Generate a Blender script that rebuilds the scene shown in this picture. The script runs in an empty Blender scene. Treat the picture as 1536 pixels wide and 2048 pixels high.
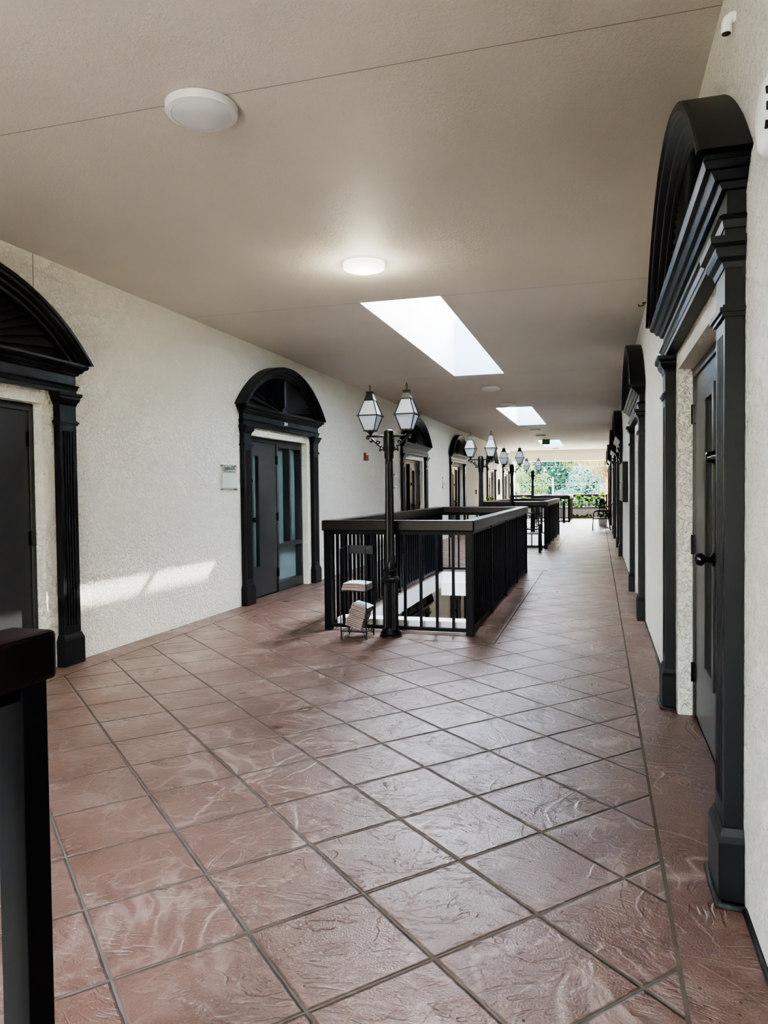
import bpy, bmesh, math, random
from math import sin, cos, pi, radians, sqrt
from mathutils import Vector, Matrix
random.seed(7)
S = bpy.context.scene
COL = S.collection

# ------------------------------------------------------------------ helpers
class MB:
    """collects shapes and builds ONE mesh object"""
    def __init__(self):
        self.bm = bmesh.new()
    def box(self, x0, y0, z0, x1, y1, z1):
        r = bmesh.ops.create_cube(self.bm, size=1.0)
        M = Matrix.Translation(((x0+x1)/2, (y0+y1)/2, (z0+z1)/2)) @ Matrix.Diagonal((abs(x1-x0), abs(y1-y0), abs(z1-z0), 1))
        bmesh.ops.transform(self.bm, matrix=M, verts=r['verts'])
        return self
    def rbox(self, c, size, M):
        r = bmesh.ops.create_cube(self.bm, size=1.0)
        bmesh.ops.transform(self.bm, matrix=Matrix.Translation(c) @ M.to_4x4() @ Matrix.Diagonal((*size, 1)), verts=r['verts'])
        return self
    def poly(self, pts):
        vs = [self.bm.verts.new(p) for p in pts]
        self.bm.faces.new(vs); return self
    def loft(self, rings, cap=True, closed=True):
        R = [[self.bm.verts.new(p) for p in ring] for ring in rings]
        n = len(R[0])
        for a, b in zip(R, R[1:]):
            for i in range(n if closed else n-1):
                j = (i+1) % n
                self.bm.faces.new((a[i], a[j], b[j], b[i]))
        if cap:
            self.bm.faces.new(R[0][::-1]); self.bm.faces.new(R[-1])
        return self
    def lathe(self, prof, c=(0, 0, 0), seg=24, flute=None):
        rings = []
        for r, z in prof:
            ring = []
            for i in range(seg):
                a = 2*pi*i/seg
                rr = r
                if flute and i % 2 and flute[0] <= z <= flute[1]:
                    rr = r*flute[2]
                ring.append((c[0]+rr*cos(a), c[1]+rr*sin(a), c[2]+z))
            rings.append(ring)
        return self.loft(rings)
    def tube(self, pts, r, seg=8, closed=False):
        pts = [Vector(p) for p in pts]
        n = len(pts); rings = []
        up = Vector((0, 0, 1))
        prev = None
        for i, p in enumerate(pts):
            if closed: d = pts[(i+1) % n]-pts[i-1]
            else: d = pts[min(i+1, n-1)]-pts[max(i-1, 0)]
            d.normalize()
            if prev is None:
                a = d.cross(up)
                if a.length < 1e-3: a = d.cross(Vector((1, 0, 0)))
            else:
                a = prev-d*prev.dot(d)
            a.normalize(); prev = a
            b = d.cross(a)
            rr = r[i] if isinstance(r, (list, tuple)) else r
            rings.append([p+a*rr*cos(2*pi*k/seg)+b*rr*sin(2*pi*k/seg) for k in range(seg)])
        if closed: rings.append(rings[0]); 
        if closed:
            R = [[self.bm.verts.new(q) for q in ring] for ring in rings[:-1]]
            for i in range(n):
                a, b = R[i], R[(i+1) % n]
                for k in range(seg):
                    j = (k+1) % seg
                    self.bm.faces.new((a[k], a[j], b[j], b[k]))
            return self
        return self.loft(rings)
    def prism(self, pts2, f0, f1):
        """pts2: closed 2-D outline; f0,f1 map (a,b)->3-D for the two ends"""
        return self.loft([[f0(a, b) for a, b in pts2], [f1(a, b) for a, b in pts2]])
    def build(self, name, mat, parent=None, smooth=False, bevel=0, loc=(0, 0, 0), autosmooth=None):
        bm = self.bm
        bmesh.ops.recalc_face_normals(bm, faces=bm.faces)
        me = bpy.data.meshes.new(name); bm.to_mesh(me); bm.free()
        for m in (mat if isinstance(mat, (list, tuple)) else [mat]): me.materials.append(m)
        o = bpy.data.objects.new(name, me); COL.objects.link(o)
        o.location = loc
        if parent: o.parent = parent
        if smooth:
            for p in me.polygons: p.use_smooth = True
            if autosmooth:
                try: me.set_sharp_from_angle(angle=radians(autosmooth))
                except Exception: pass
        if bevel:
            b = o.modifiers.new('bevel', 'BEVEL'); b.width = bevel; b.segments = 2; b.limit_method = 'ANGLE'
        return o

def thing(name, label, cat, loc=(0, 0, 0), rz=0, group=None):
    o = bpy.data.objects.new(name, None); COL.objects.link(o)
    o.location = loc; o.rotation_euler = (0, 0, rz); o.empty_display_size = .1
    return tag(o, label, cat, group)
def tag(o, label=None, cat=None, group=None, kind=None):
    if label: o['label'] = label
    if cat: o['category'] = cat
    if group: o['group'] = group
    if kind: o['kind'] = kind
    return o
def dup(root, loc, rz=None, label=None, group=None):
    r = root.copy(); COL.objects.link(r); r.location = loc
    if rz is not None: r.rotation_euler = (0, 0, rz)
    if label: r['label'] = label
    if group: r['group'] = group
    for ch in list(root.children):
        c = ch.copy(); COL.objects.link(c); c.parent = r
        for g in list(ch.children):
            d = g.copy(); COL.objects.link(d); d.parent = c
    return r
def text_mesh(body, size, name, mat, parent, M, ext=.001, align='CENTER', sx=1.0):
    cu = bpy.data.curves.new(name, 'FONT'); cu.body = body; cu.size = size; cu.extrude = ext
    cu.align_x = align; cu.align_y = 'CENTER'
    t = bpy.data.objects.new(name+'_tmp', cu); COL.objects.link(t)
    bpy.context.view_layer.update()
    me = bpy.data.meshes.new_from_object(t.evaluated_get(bpy.context.evaluated_depsgraph_get()))
    bpy.data.objects.remove(t)
    me.transform(M @ Matrix.Diagonal((sx, 1, 1, 1)))
    me.materials.clear(); me.materials.append(mat)
    o = bpy.data.objects.new(name, me); COL.objects.link(o)
    if parent: o.parent = parent
    return o

# ------------------------------------------------------------------ materials
def newmat(name):
    m = bpy.data.materials.new(name); m.use_nodes = True
    nt = m.node_tree
    return m, nt, nt.nodes['Principled BSDF']
def N(nt, typ, **kw):
    n = nt.nodes.new(typ)
    for k, v in kw.items():
        if k.startswith('i_'):
            n.inputs[k[2:].replace('_', ' ')].default_value = v
        else: setattr(n, k, v)
    return n
def mth(nt, op, a, b=None, c=None, clamp=False):
    n = nt.nodes.new('ShaderNodeMath'); n.operation = op; n.use_clamp = clamp
    for i, x in enumerate((a, b, c)):
        if x is None: continue
        if isinstance(x, (int, float)): n.inputs[i].default_value = x
        else: nt.links.new(x, n.inputs[i])
    return n.outputs[0]
def ramp(nt, fac, stops):
    r = nt.nodes.new('ShaderNodeValToRGB'); el = r.color_ramp.elements
    while len(el) < len(stops): el.new(.5)
    for e, (p, c) in zip(el, stops):
        e.position = p; e.color = (c, c, c, 1) if isinstance(c, (int, float)) else (*c, 1)
    nt.links.new(fac, r.inputs[0]); return r.outputs[0]
def simple(name, col, rough=.5, spec=.5, metal=0, bump=None, var=.0, coat=0):
    m, nt, b = newmat(name)
    b.inputs['Base Color'].default_value = (*col, 1); b.inputs['Roughness'].default_value = rough
    b.inputs['Specular IOR Level'].default_value = spec; b.inputs['Metallic'].default_value = metal
    if coat: b.inputs['Coat Weight'].default_value = coat; b.inputs['Coat Roughness'].default_value = .2
    if bump or var:
        g = N(nt, 'ShaderNodeNewGeometry')
        n = N(nt, 'ShaderNodeTexNoise'); n.inputs['Scale'].default_value = (bump[0] if bump else 6); n.inputs['Detail'].default_value = 3
        nt.links.new(g.outputs['Position'], n.inputs['Vector'])
        if bump:
            bp = N(nt, 'ShaderNodeBump'); bp.inputs['Strength'].default_value = bump[1]; bp.inputs['Distance'].default_value = bump[2]
            nt.links.new(n.outputs[0], bp.inputs['Height']); nt.links.new(bp.outputs[0], b.inputs['Normal'])
        if var:
            n2 = N(nt, 'ShaderNodeTexNoise'); n2.inputs['Scale'].default_value = 4; n2.inputs['Detail'].default_value = 4
            nt.links.new(g.outputs['Position'], n2.inputs['Vector'])
            c = ramp(nt, n2.outputs[0], [(.3, tuple(x*(1-var) for x in col)), (.7, tuple(min(1, x*(1+var)) for x in col))])
            nt.links.new(c, b.inputs['Base Color'])
    return m

def stucco(name, col, strength=.55, scale=1.0, fine=.3, dist=.014, rough=.62):
    m, nt, b = newmat(name)
    b.inputs['Roughness'].default_value = rough; b.inputs['Specular IOR Level'].default_value = .4
    g = N(nt, 'ShaderNodeNewGeometry')
    n1 = N(nt, 'ShaderNodeTexNoise'); n1.inputs['Scale'].default_value = 22*scale; n1.inputs['Detail'].default_value = 4; n1.inputs['Roughness'].default_value = .6; n1.inputs['Distortion'].default_value = 1.2
    n2 = N(nt, 'ShaderNodeTexNoise'); n2.inputs['Scale'].default_value = 1.3; n2.inputs['Detail'].default_value = 2
    n3 = N(nt, 'ShaderNodeTexNoise'); n3.inputs['Scale'].default_value = 120*scale; n3.inputs['Detail'].default_value = 2
    for n in (n1, n2, n3): nt.links.new(g.outputs['Position'], n.inputs['Vector'])
    h1 = ramp(nt, n1.outputs[0], [(.44, 0), (.50, .8), (.60, 1)])
    am = ramp(nt, n2.outputs[0], [(.25, .45), (.65, 1)])
    h = mth(nt, 'ADD', mth(nt, 'MULTIPLY', h1, am), mth(nt, 'MULTIPLY', n3.outputs[0], fine))
    bp = N(nt, 'ShaderNodeBump'); bp.inputs['Strength'].default_value = strength; bp.inputs['Distance'].default_value = dist
    nt.links.new(h, bp.inputs['Height']); nt.links.new(bp.outputs[0], b.inputs['Normal'])
    c = ramp(nt, n2.outputs[0], [(.2, tuple(x*.96 for x in col)), (.8, tuple(min(1, x*1.03) for x in col))])
    nt.links.new(c, b.inputs['Base Color'])
    return m

TILE, TH = .43475, radians(47.858)
TOX, TOY = -.46365, 1.5621
def floor_mat(name, grid):
    m, nt, b = newmat(name)
    g = N(nt, 'ShaderNodeNewGeometry'); pos = g.outputs['Position']
    sep = N(nt, 'ShaderNodeSeparateXYZ'); nt.links.new(pos, sep.inputs[0])
    x, y = sep.outputs[0], sep.outputs[1]
    def noise(scale, detail=3, rough=.5, dist=0, vec=None):
        n = N(nt, 'ShaderNodeTexNoise'); n.inputs['Scale'].default_value = scale; n.inputs['Detail'].default_value = detail
        n.inputs['Roughness'].default_value = rough; n.inputs['Distortion'].default_value = dist
        nt.links.new(vec or pos, n.inputs['Vector']); return n
    # slate relief: broad lifted flakes, sharp veins, clusters of oblong gouges
    wrp = noise(1.1, 2, .5)
    wp = N(nt, 'ShaderNodeVectorMath'); wp.operation = 'MULTIPLY_ADD'
    nt.links.new(wrp.outputs['Color'], wp.inputs[0]); wp.inputs[1].default_value = (.8, .8, 0); nt.links.new(pos, wp.inputs[2])
    fl = noise(2.6, 4, .5, .6, wp.outputs[0])
    st = mth(nt, 'MULTIPLY', fl.outputs[0], 6.0)
    fr = mth(nt, 'FRACT', st); fc = mth(nt, 'FLOOR', st)
    edge = mth(nt, 'SMOOTH_MIN', mth(nt, 'MULTIPLY', fr, 7.0), 1.0, .2)
    flake = mth(nt, 'MULTIPLY', mth(nt, 'ADD', fc, edge), 1/6.0)
    def gouge(rot, sx, sy, sc, lo, seed):
        mp = N(nt, 'ShaderNodeMapping'); mp.inputs['Scale'].default_value = (sx, sy, 1); mp.inputs['Rotation'].default_value = (0, 0, rot); mp.inputs['Location'].default_value = (seed, seed*.7, 0)
        w2 = noise(1.9, 1, .5)
        wv = N(nt, 'ShaderNodeVectorMath'); wv.operation = 'MULTIPLY_ADD'
        nt.links.new(w2.outputs['Color'], wv.inputs[0]); wv.inputs[1].default_value = (.55, .55, 0); nt.links.new(pos, wv.inputs[2])
        nt.links.new(wv.outputs[0], mp.inputs[0])
        c = noise(sc, 2, .5, .4, mp.outputs[0])
        return ramp(nt, c.outputs[0], [(lo-.05, 0), (lo+.015, 1), (1, 1)])
    sel = noise(1.4, 1)
    ga = gouge(.5, 1.0, 2.8, 12, .43, 3.1); gb = gouge(-.9, 1.0, 2.8, 12, .43, 8.4)
    ma = ramp(nt, sel.outputs[0], [(.42, 1), (.47, 0)]); mb_ = ramp(nt, sel.outputs[0], [(.50, 0), (.55, 1)])
    ia = mth(nt, 'MULTIPLY', mth(nt, 'SUBTRACT', 1.0, ga), ma); ib = mth(nt, 'MULTIPLY', mth(nt, 'SUBTRACT', 1.0, gb), mb_)
    chisel = mth(nt, 'SUBTRACT', 1.0, mth(nt, 'MAXIMUM', ia, ib))
    vn = noise(2.0, 3, .55, .9, wp.outputs[0])
    vein = mth(nt, 'SUBTRACT', 1.0, mth(nt, 'MULTIPLY', mth(nt, 'ABSOLUTE', mth(nt, 'SUBTRACT', vn.outputs[0], .47)), 34.0), clamp=True)
    fine = noise(130, 2)
    und = noise(2.4, 2)
    h = mth(nt, 'ADD', mth(nt, 'MULTIPLY', flake, .75), mth(nt, 'MULTIPLY', chisel, .22))
    h = mth(nt, 'ADD', h, mth(nt, 'MULTIPLY', fine.outputs[0], .17))
    h = mth(nt, 'ADD', h, mth(nt, 'MULTIPLY', vein, .10))
    h = mth(nt, 'ADD', h, mth(nt, 'MULTIPLY', und.outputs[0], .5))
    # colour
    mot = noise(1.7, 5, .6, .5)
    col = N(nt, 'ShaderNodeValToRGB'); el = col.color_ramp.elements
    el.new(.5)
    for e, (p, c) in zip(el, [(.28, FLOOR_C[0]), (.5, FLOOR_C[1]), (.74, FLOOR_C[2])]): e.position = p; e.color = (*c, 1)
    nt.links.new(mot.outputs[0], col.inputs[0]); base = col.outputs[0]
    dk = N(nt, 'ShaderNodeMixRGB'); dk.blend_type = 'MULTIPLY'
    nt.links.new(mth(nt, 'MULTIPLY', mth(nt, 'SUBTRACT', 1.0, chisel), .13), dk.inputs[0]); nt.links.new(base, dk.inputs[1]); dk.inputs[2].default_value = (.45, .42, .42, 1)
    # pale veins, and highlights painted as pale flake edges
    crest = ramp(nt, fr, [(0, .8), (.05, .5), (.14, 0), (1, 0)])
    pale = mth(nt, 'MAXIMUM', mth(nt, 'MULTIPLY', crest, .7), vein)
    pale_mask = ramp(nt, noise(.9, 3).outputs[0], [(.40, .12), (.62, 1)])
    lt = N(nt, 'ShaderNodeMixRGB'); nt.links.new(mth(nt, 'MULTIPLY', mth(nt, 'MULTIPLY', pale, pale_mask), .33), lt.inputs[0])
    nt.links.new(dk.outputs[0], lt.inputs[1]); lt.inputs[2].default_value = (.50, .40, .35, 1)
    base = lt.outputs[0]
    if grid:
        dx = mth(nt, 'ADD', x, -TOX); dy = mth(nt, 'ADD', y, -TOY)
        a = mth(nt, 'ADD', mth(nt, 'MULTIPLY', dx, cos(TH)/TILE), mth(nt, 'MULTIPLY', dy, sin(TH)/TILE))
        bb = mth(nt, 'ADD', mth(nt, 'MULTIPLY', dx, -sin(TH)/TILE), mth(nt, 'MULTIPLY', dy, cos(TH)/TILE))
        def line(t):
            f = mth(nt, 'FRACT', mth(nt, 'ADD', t, 100.5))
            return mth(nt, 'ABSOLUTE', mth(nt, 'ADD', f, -.5))
        wob = mth(nt, 'MULTIPLY', mth(nt, 'ADD', noise(14, 2).outputs[0], -.5), .014)
        d = mth(nt, 'ADD', mth(nt, 'MINIMUM', line(a), line(bb)), wob)
        gm = ramp(nt, d, [(0, 1), (.0105, 1), (.0165, 0)])
        mx = N(nt, 'ShaderNodeMixRGB'); nt.links.new(gm, mx.inputs[0]); nt.links.new(base, mx.inputs[1]); mx.inputs[2].default_value = (.075, .062, .047, 1)
        base = mx.outputs[0]
        gs = ramp(nt, d, [(0, 1), (.012, 1), (.028, 0)])
        h = mth(nt, 'SUBTRACT', mth(nt, 'MULTIPLY', h, mth(nt, 'SUBTRACT', 1.0, mth(nt, 'MULTIPLY', gm, .9))), mth(nt, 'MULTIPLY', gs, .5))
    nt.links.new(base, b.inputs['Base Color'])
    rg = ramp(nt, und.outputs[0], [(.3, .27), (.7, .42)])
    if grid: rg = mth(nt, 'MAXIMUM', rg, mth(nt, 'MULTIPLY', gm, .85))
    nt.links.new(rg, b.inputs['Roughness']); b.inputs['Specular IOR Level'].default_value = .5
    bp = N(nt, 'ShaderNodeBump'); bp.inputs['Strength'].default_value = .75; bp.inputs['Distance'].default_value = .02
    nt.links.new(h, bp.inputs['Height']); nt.links.new(bp.outputs[0], b.inputs['Normal'])
    return m
FLOOR_C = [(.090, .048, .035), (.114, .064, .048), (.138, .085, .066)]

def glassy(name, tint, transp, rough=.15):
    m, nt, b = newmat(name)
    nt.nodes.remove(b); out = nt.nodes['Material Output']
    t = N(nt, 'ShaderNodeBsdfTransparent'); t.inputs[0].default_value = (*tint, 1)
    tl = N(nt, 'ShaderNodeBsdfTranslucent'); tl.inputs[0].default_value = (*tint, 1)
    df = N(nt, 'ShaderNodeBsdfPrincipled'); df.inputs['Base Color'].default_value = (*tint, 1); df.inputs['Roughness'].default_value = rough
    m1 = N(nt, 'ShaderNodeMixShader'); m1.inputs[0].default_value = .5
    nt.links.new(tl.outputs[0], m1.inputs[1]); nt.links.new(df.outputs[0], m1.inputs[2])
    m2 = N(nt, 'ShaderNodeMixShader'); m2.inputs[0].default_value = transp
    nt.links.new(m1.outputs[0], m2.inputs[1]); nt.links.new(t.outputs[0], m2.inputs[2])
    nt.links.new(m2.outputs[0], out.inputs[0]); return m
def emissive(name, col, strength):
    m, nt, b = newmat(name)
    b.inputs['Base Color'].default_value = (*col, 1)
    b.inputs['Emission Color'].default_value = (*col, 1); b.inputs['Emission Strength'].default_value = strength
    return m
def leafmat(name, c1, c2, trans=.35):
    m, nt, b = newmat(name); out = nt.nodes['Material Output']
    g = N(nt, 'ShaderNodeNewGeometry')
    cr = ramp(nt, g.outputs['Random Per Island'], [(0, c1), (1, c2)])
    nt.links.new(cr, b.inputs['Base Color']); b.inputs['Roughness'].default_value = .8; b.inputs['Specular IOR Level'].default_value = .12
    tl = N(nt, 'ShaderNodeBsdfTranslucent'); nt.links.new(cr, tl.inputs[0])
    mx = N(nt, 'ShaderNodeMixShader'); mx.inputs[0].default_value = trans
    nt.links.new(b.outputs[0], mx.inputs[1]); nt.links.new(tl.outputs[0], mx.inputs[2]); nt.links.new(mx.outputs[0], out.inputs[0])
    return m

M_FLOOR = floor_mat('stamped_concrete_tiles', True)
M_FBORD = floor_mat('stamped_concrete_border', False)
M_GROUT = simple('grout', (.085, .072, .055), .85, .1)
M_WALL = stucco('stucco_wall', (.90, .865, .755), .9, .9, .3, .022)
M_WALLR = stucco('stucco_wall_right', (.88, .85, .755), 1.0, 1.0, .5, .015, .42)
M_CEIL = stucco('stucco_ceiling', (.61, .56, .503), .28, 1.6, .9, .010, .58)
M_BEAM = stucco('stucco_beam', (.80, .76, .67), .3)
M_WHITE = simple('white_painted_plaster', (.80, .83, .85), .6, .3, bump=(60, .15, .003))
M_WELL = simple('skylight_well_white', (.76, .79, .78), .6, .3, bump=(60, .1, .003))
M_WELL_SHADE = simple('skylight_well_blue_shade', (.22, .38, .52), .6, .3, bump=(60, .1, .003))  # blue sky shade put into the colour of the far well wall
M_CHAR = simple('charcoal_paint', (.0085, .0094, .011), .40, .28, bump=(90, .12, .002), var=.12)
M_FAN = simple('sunburst_paint', (.020, .0215, .024), .36, .5)
M_LEAF = simple('door_leaf_paint', (.034, .034, .0345), .30, .62, bump=(70, .1, .002), var=.1)
M_IRON = simple('black_iron', (.007, .0078, .0095), .38, .45)
M_RAILM = simple('rail_black_metal', (.004, .005, .0075), .42, .15)
M_CAP = simple('dark_stained_wood_cap', (.008, .0040, .0034), .34, .27, bump=(30, .1, .002), var=.3)
M_HW = simple('black_hardware', (.006, .006, .006), .18, .6)
M_GLASSP = simple('pale_frosted_glass', (.17, .25, .25), .12, .6)
M_GLASSD = simple('dark_glass', (.012, .014, .016), .08, .6)
M_LAMPG = glassy('lantern_frosted_glass', (.60, .64, .67), .10, .3)
M_SKYG = glassy('skylight_glazing', (.93, .96, 1.0), .72, .1)
M_DISC = simple('ceiling_light_diffuser', (.62, .61, .64), .3, .5)
M_DISCR = simple('ceiling_light_rim', (.66, .66, .68), .35, .5)
M_LIT = emissive('lit_diffuser', (1.0, .95, .74), .30)
M_LITR = emissive('lit_rim', (1.0, .95, .78), .22)
M_PAPER = simple('newsprint', (.52, .48, .45), .8, .2, bump=(40, .2, .003), var=.18)
M_PAPERE = simple('newsprint_edge', (.30, .225, .20), .85, .2, var=.2)
M_PAPERB = simple('newspaper_front_page', (.58, .65, .70), .7, .2, var=.25)
M_RED = simple('red_plastic', (.28, .045, .03), .4, .5)
M_PLAQ = glassy('clear_acrylic', (.90, .92, .90), .8, .08)
M_PLAQW = simple('white_sign_paper', (.78, .77, .71), .6)
M_STEEL = simple('dull_steel', (.30, .32, .32), .4, .5, metal=.4)
M_INK = simple('black_lettering', (.02, .025, .025), .6)
M_NUM = simple('white_numerals', (.80, .82, .82), .5)
M_EXITG = emissive('exit_green', (.02, .22, .07), .012)
M_PVC = simple('white_pvc', (.80, .82, .80), .35, .5)
M_HOLE = simple('pipe_bore', (.10, .06, .045), .8)
M_SEAL = simple('black_sealant', (.012, .012, .012), .6, bump=(40, .5, .01))
M_POT = simple('pale_planter', (.55, .53, .50), .6, .3)
M_PLANTER = simple('beige_planter_boards', (.36, .31, .27), .6, .3, var=.1)
M_PRIM = simple('planter_rim', (.055, .035, .03), .5)
M_SOIL = simple('soil', (.03, .02, .015), .9)
M_BARK = simple('grey_bark', (.20, .19, .18), .9, .1, bump=(8, .6, .05), var=.3)
M_PALMT = simple('orange_palm_bark', (.16, .055, .022), .85, .1, bump=(10, .8, .05), var=.3)
M_GROUND = simple('outdoor_ground', (.30, .30, .22), .9, .1, var=.3)
M_LFLOOR = simple('lower_tile', (.62, .53, .47), .5, .4, var=.15)
M_POTH = leafmat('pothos_leaf', (0.014, 0.048, 0.006), (0.085, 0.15, 0.022), .3)
M_YEL = leafmat('yellow_green_leaf', (.11, .17, .02), (.30, .32, .06), .3)
M_DKL = leafmat('dark_leaf', (.015, .04, .012), (.05, .11, .03), .2)
M_T1 = leafmat('deep_tree_leaf', (0.002, 0.016, 0.011), (0.01, 0.036, 0.022))
M_T2 = leafmat('pale_tree_leaf', (.020, .052, .045), (.072, .115, .100))
M_T3 = leafmat('lime_tree_leaf', (.020, .044, .012), (.066, .090, .034))
M_T4 = leafmat('mid_tree_leaf', (0.006, 0.026, 0.019), (0.024, 0.055, 0.038))
M_FROND = leafmat('dry_palm_frond', (0.05, 0.028, 0.008), (0.085, 0.065, 0.022))
M_POLE = simple('pale_utility_pole', (.09, .10, .115), .7)

# ------------------------------------------------------------------ layout
XL, XR, ZC = -4.36, .48, 3.385
YB, YE = -9.0, 38.2           # back and far ends of the upper gallery
ZL = -4.05                    # lower storey floor
BAY = [4.03, 9.68, 17.52, 23.22, 30.9, 36.0]
OW, OH = .95, 2.19            # half width and height of the wall openings
DEEP = .10
RX0, RX1 = -2.775, -1.175     # railing outer lines
RAILS = [(-4.35, 1.375), (7.13, 12.88), (17.92, 23.70), (32.2, 35.85)]
HOLES = [(-2.66, -1.28, a+.15, b-.13) for a, b in RAILS]
SKY = [(-2.36, -1.52, a, b) for a, b in ((-3.2, 1.9), (7.26, 12.40), (17.65, 22.65), (30.1, 34.95))]
ZSK = 4.33

def grid_with_holes(mb, x0, x1, y0, y1, z, holes, flip=False):
    xs = sorted({x0, x1, *[h[0] for h in holes], *[h[1] for h in holes]})
    ys = sorted({y0, y1, *[h[2] for h in holes], *[h[3] for h in holes]})
    xs = [x for x in xs if x0 <= x <= x1]; ys = [y for y in ys if y0 <= y <= y1]
    for xa, xb in zip(xs, xs[1:]):
        for ya, yb in zip(ys, ys[1:]):
            cx, cy = (xa+xb)/2, (ya+yb)/2
            if any(h[0] < cx < h[1] and h[2] < cy < h[3] for h in holes): continue
            mb.poly([(xa, ya, z), (xb, ya, z), (xb, yb, z), (xa, yb, z)])

# ---- floor: diagonal field, plain borders, straight grout joints
FXL, FXR = -4.095, .2295
ISL = [(-3.02, -.945, a-.27, b+.25) for a, b in RAILS]
def build_floor():
    mb = MB(); bm = mb.bm
    xs = sorted({XL-.12, FXL, FXR, XR+.12, *[i for q in ISL for i in q[:2]], *[i for q in HOLES for i in q[:2]]})
    ys = sorted({YB, YE+.3, *[i for q in ISL for i in q[2:]], *[i for q in HOLES for i in q[2:]]})
    cache = {}
    def V(x, y):
        k = (round(x, 4), round(y, 4))
        if k not in cache: cache[k] = bm.verts.new((x, y, 0))
        return cache[k]
    for xa, xb in zip(xs, xs[1:]):
        for ya, yb in zip(ys, ys[1:]):
            cx, cy = (xa+xb)/2, (ya+yb)/2
            if any(h[0] < cx < h[1] and h[2] < cy < h[3] for h in HOLES): continue
            f = bm.faces.new((V(xa, ya), V(xb, ya), V(xb, yb), V(xa, yb)))
            field = FXL < cx < FXR and not any(q[0] < cx < q[1] and q[2] < cy < q[3] for q in ISL)
            f.material_index = 0 if field else 1
    g = .007
    def strip(x0, y0, x1, y1):
        f = bm.faces.new([bm.verts.new(p) for p in ((x0, y0, .0015), (x1, y0, .0015), (x1, y1, .0015), (x0, y1, .0015))]); f.material_index = 2
    strip(FXL-g, YB, FXL+g, YE); strip(FXR-g, YB, FXR+g, YE)
    for q in ISL:
        strip(q[0]-g, q[2], q[0]+g, q[3]); strip(q[1]-g, q[2], q[1]+g, q[3])
        strip(q[0], q[2]-g, q[1], q[2]+g); strip(q[0], q[3]-g, q[1], q[3]+g)
    o = mb.build('floor', [M_FLOOR, M_FBORD, M_GROUT])
    for p in o.data.polygons:
        if p.normal.z < 0: p.flip()
    return o
tag(build_floor(), 'reddish stamped concrete gallery floor with diagonal grout lines', kind='structure')

# lower ceiling (slab underside) and white edge beams of the floor openings
mb = MB(); grid_with_holes(mb, XL-.12, XR+.12, YB, YE+.3, -.24, HOLES)
tag(mb.build('ceiling_lower', M_CEIL), kind='structure')
for i, h in enumerate(HOLES):
    x0, x1, y0, y1 = h; mb = MB(); t = .03
    mb.box(x0-.25, y0-.1, -.26, x0, y1+.1, -.004); mb.box(x1, y0-.1, -.26, x1+.25, y1+.1, -.004)
    mb.box(x0, y1, -.18, x1, y1+.2, -.004)
    mb.box(x0, y1-.16, -.40, x1, y1+.2, -.18)
    mb.box(x0, y0-.1, -.40, x1, y0, -.004)
    if i == 1: mb.box(x0, y0, -.40, x1, y0+.20, .112)
    else: mb.box(x0, y0, -.40, x1, y0+.20, .09)
    tag(mb.build('trim_%d' % (i+1), M_WHITE), 'white plastered edge beam lining a floor opening', kind='structure')

# ---- walls with openings
def wall(name, x0, x1, mat, bays, lower, z0, z1):
    mb = MB(); y = YB
    for c in bays:
        mb.box(x0, y, -.012, x1, c-OW, z1); mb.box(x0, c-OW, OH, x1, c+OW, z1); y = c+OW
    mb.box(x0, y, -.012, x1, YE, z1)
    y = YB
    for c in lower:
        mb.box(x0, y, z0, x1, c-OW, -.012); mb.box(x0, c-OW, ZL+OH, x1, c+OW, -.012); y = c+OW
    mb.box(x0, y, z0, x1, YE, -.012)
    return tag(mb.build(name, mat), kind='structure')
LOWB = [17.52, 23.22]
wall('wall_left', XL-DEEP, XL, M_WALL, BAY, LOWB, ZL, ZC+.1)
wall('wall_right', XR, XR+DEEP, M_WALLR, BAY, [], ZL, ZC+.1)
# rooms behind the doors stay dark: a plain backing wall
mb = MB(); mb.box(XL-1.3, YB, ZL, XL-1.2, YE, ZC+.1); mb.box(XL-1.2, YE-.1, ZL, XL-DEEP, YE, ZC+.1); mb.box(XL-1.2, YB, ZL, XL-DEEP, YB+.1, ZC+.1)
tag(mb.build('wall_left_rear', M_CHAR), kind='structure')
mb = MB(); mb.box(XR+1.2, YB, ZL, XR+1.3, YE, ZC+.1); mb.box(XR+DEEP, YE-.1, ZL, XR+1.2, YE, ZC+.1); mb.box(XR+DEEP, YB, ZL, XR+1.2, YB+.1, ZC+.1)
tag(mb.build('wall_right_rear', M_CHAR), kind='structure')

mb = MB(); mb.box(XL-DEEP, YE-.1, ZL, XR+DEEP, YE, -.25); tag(mb.build('wall_lower_light_block', M_WALL), kind='structure')  # end wall added to keep outside light out of the lower storey
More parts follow.
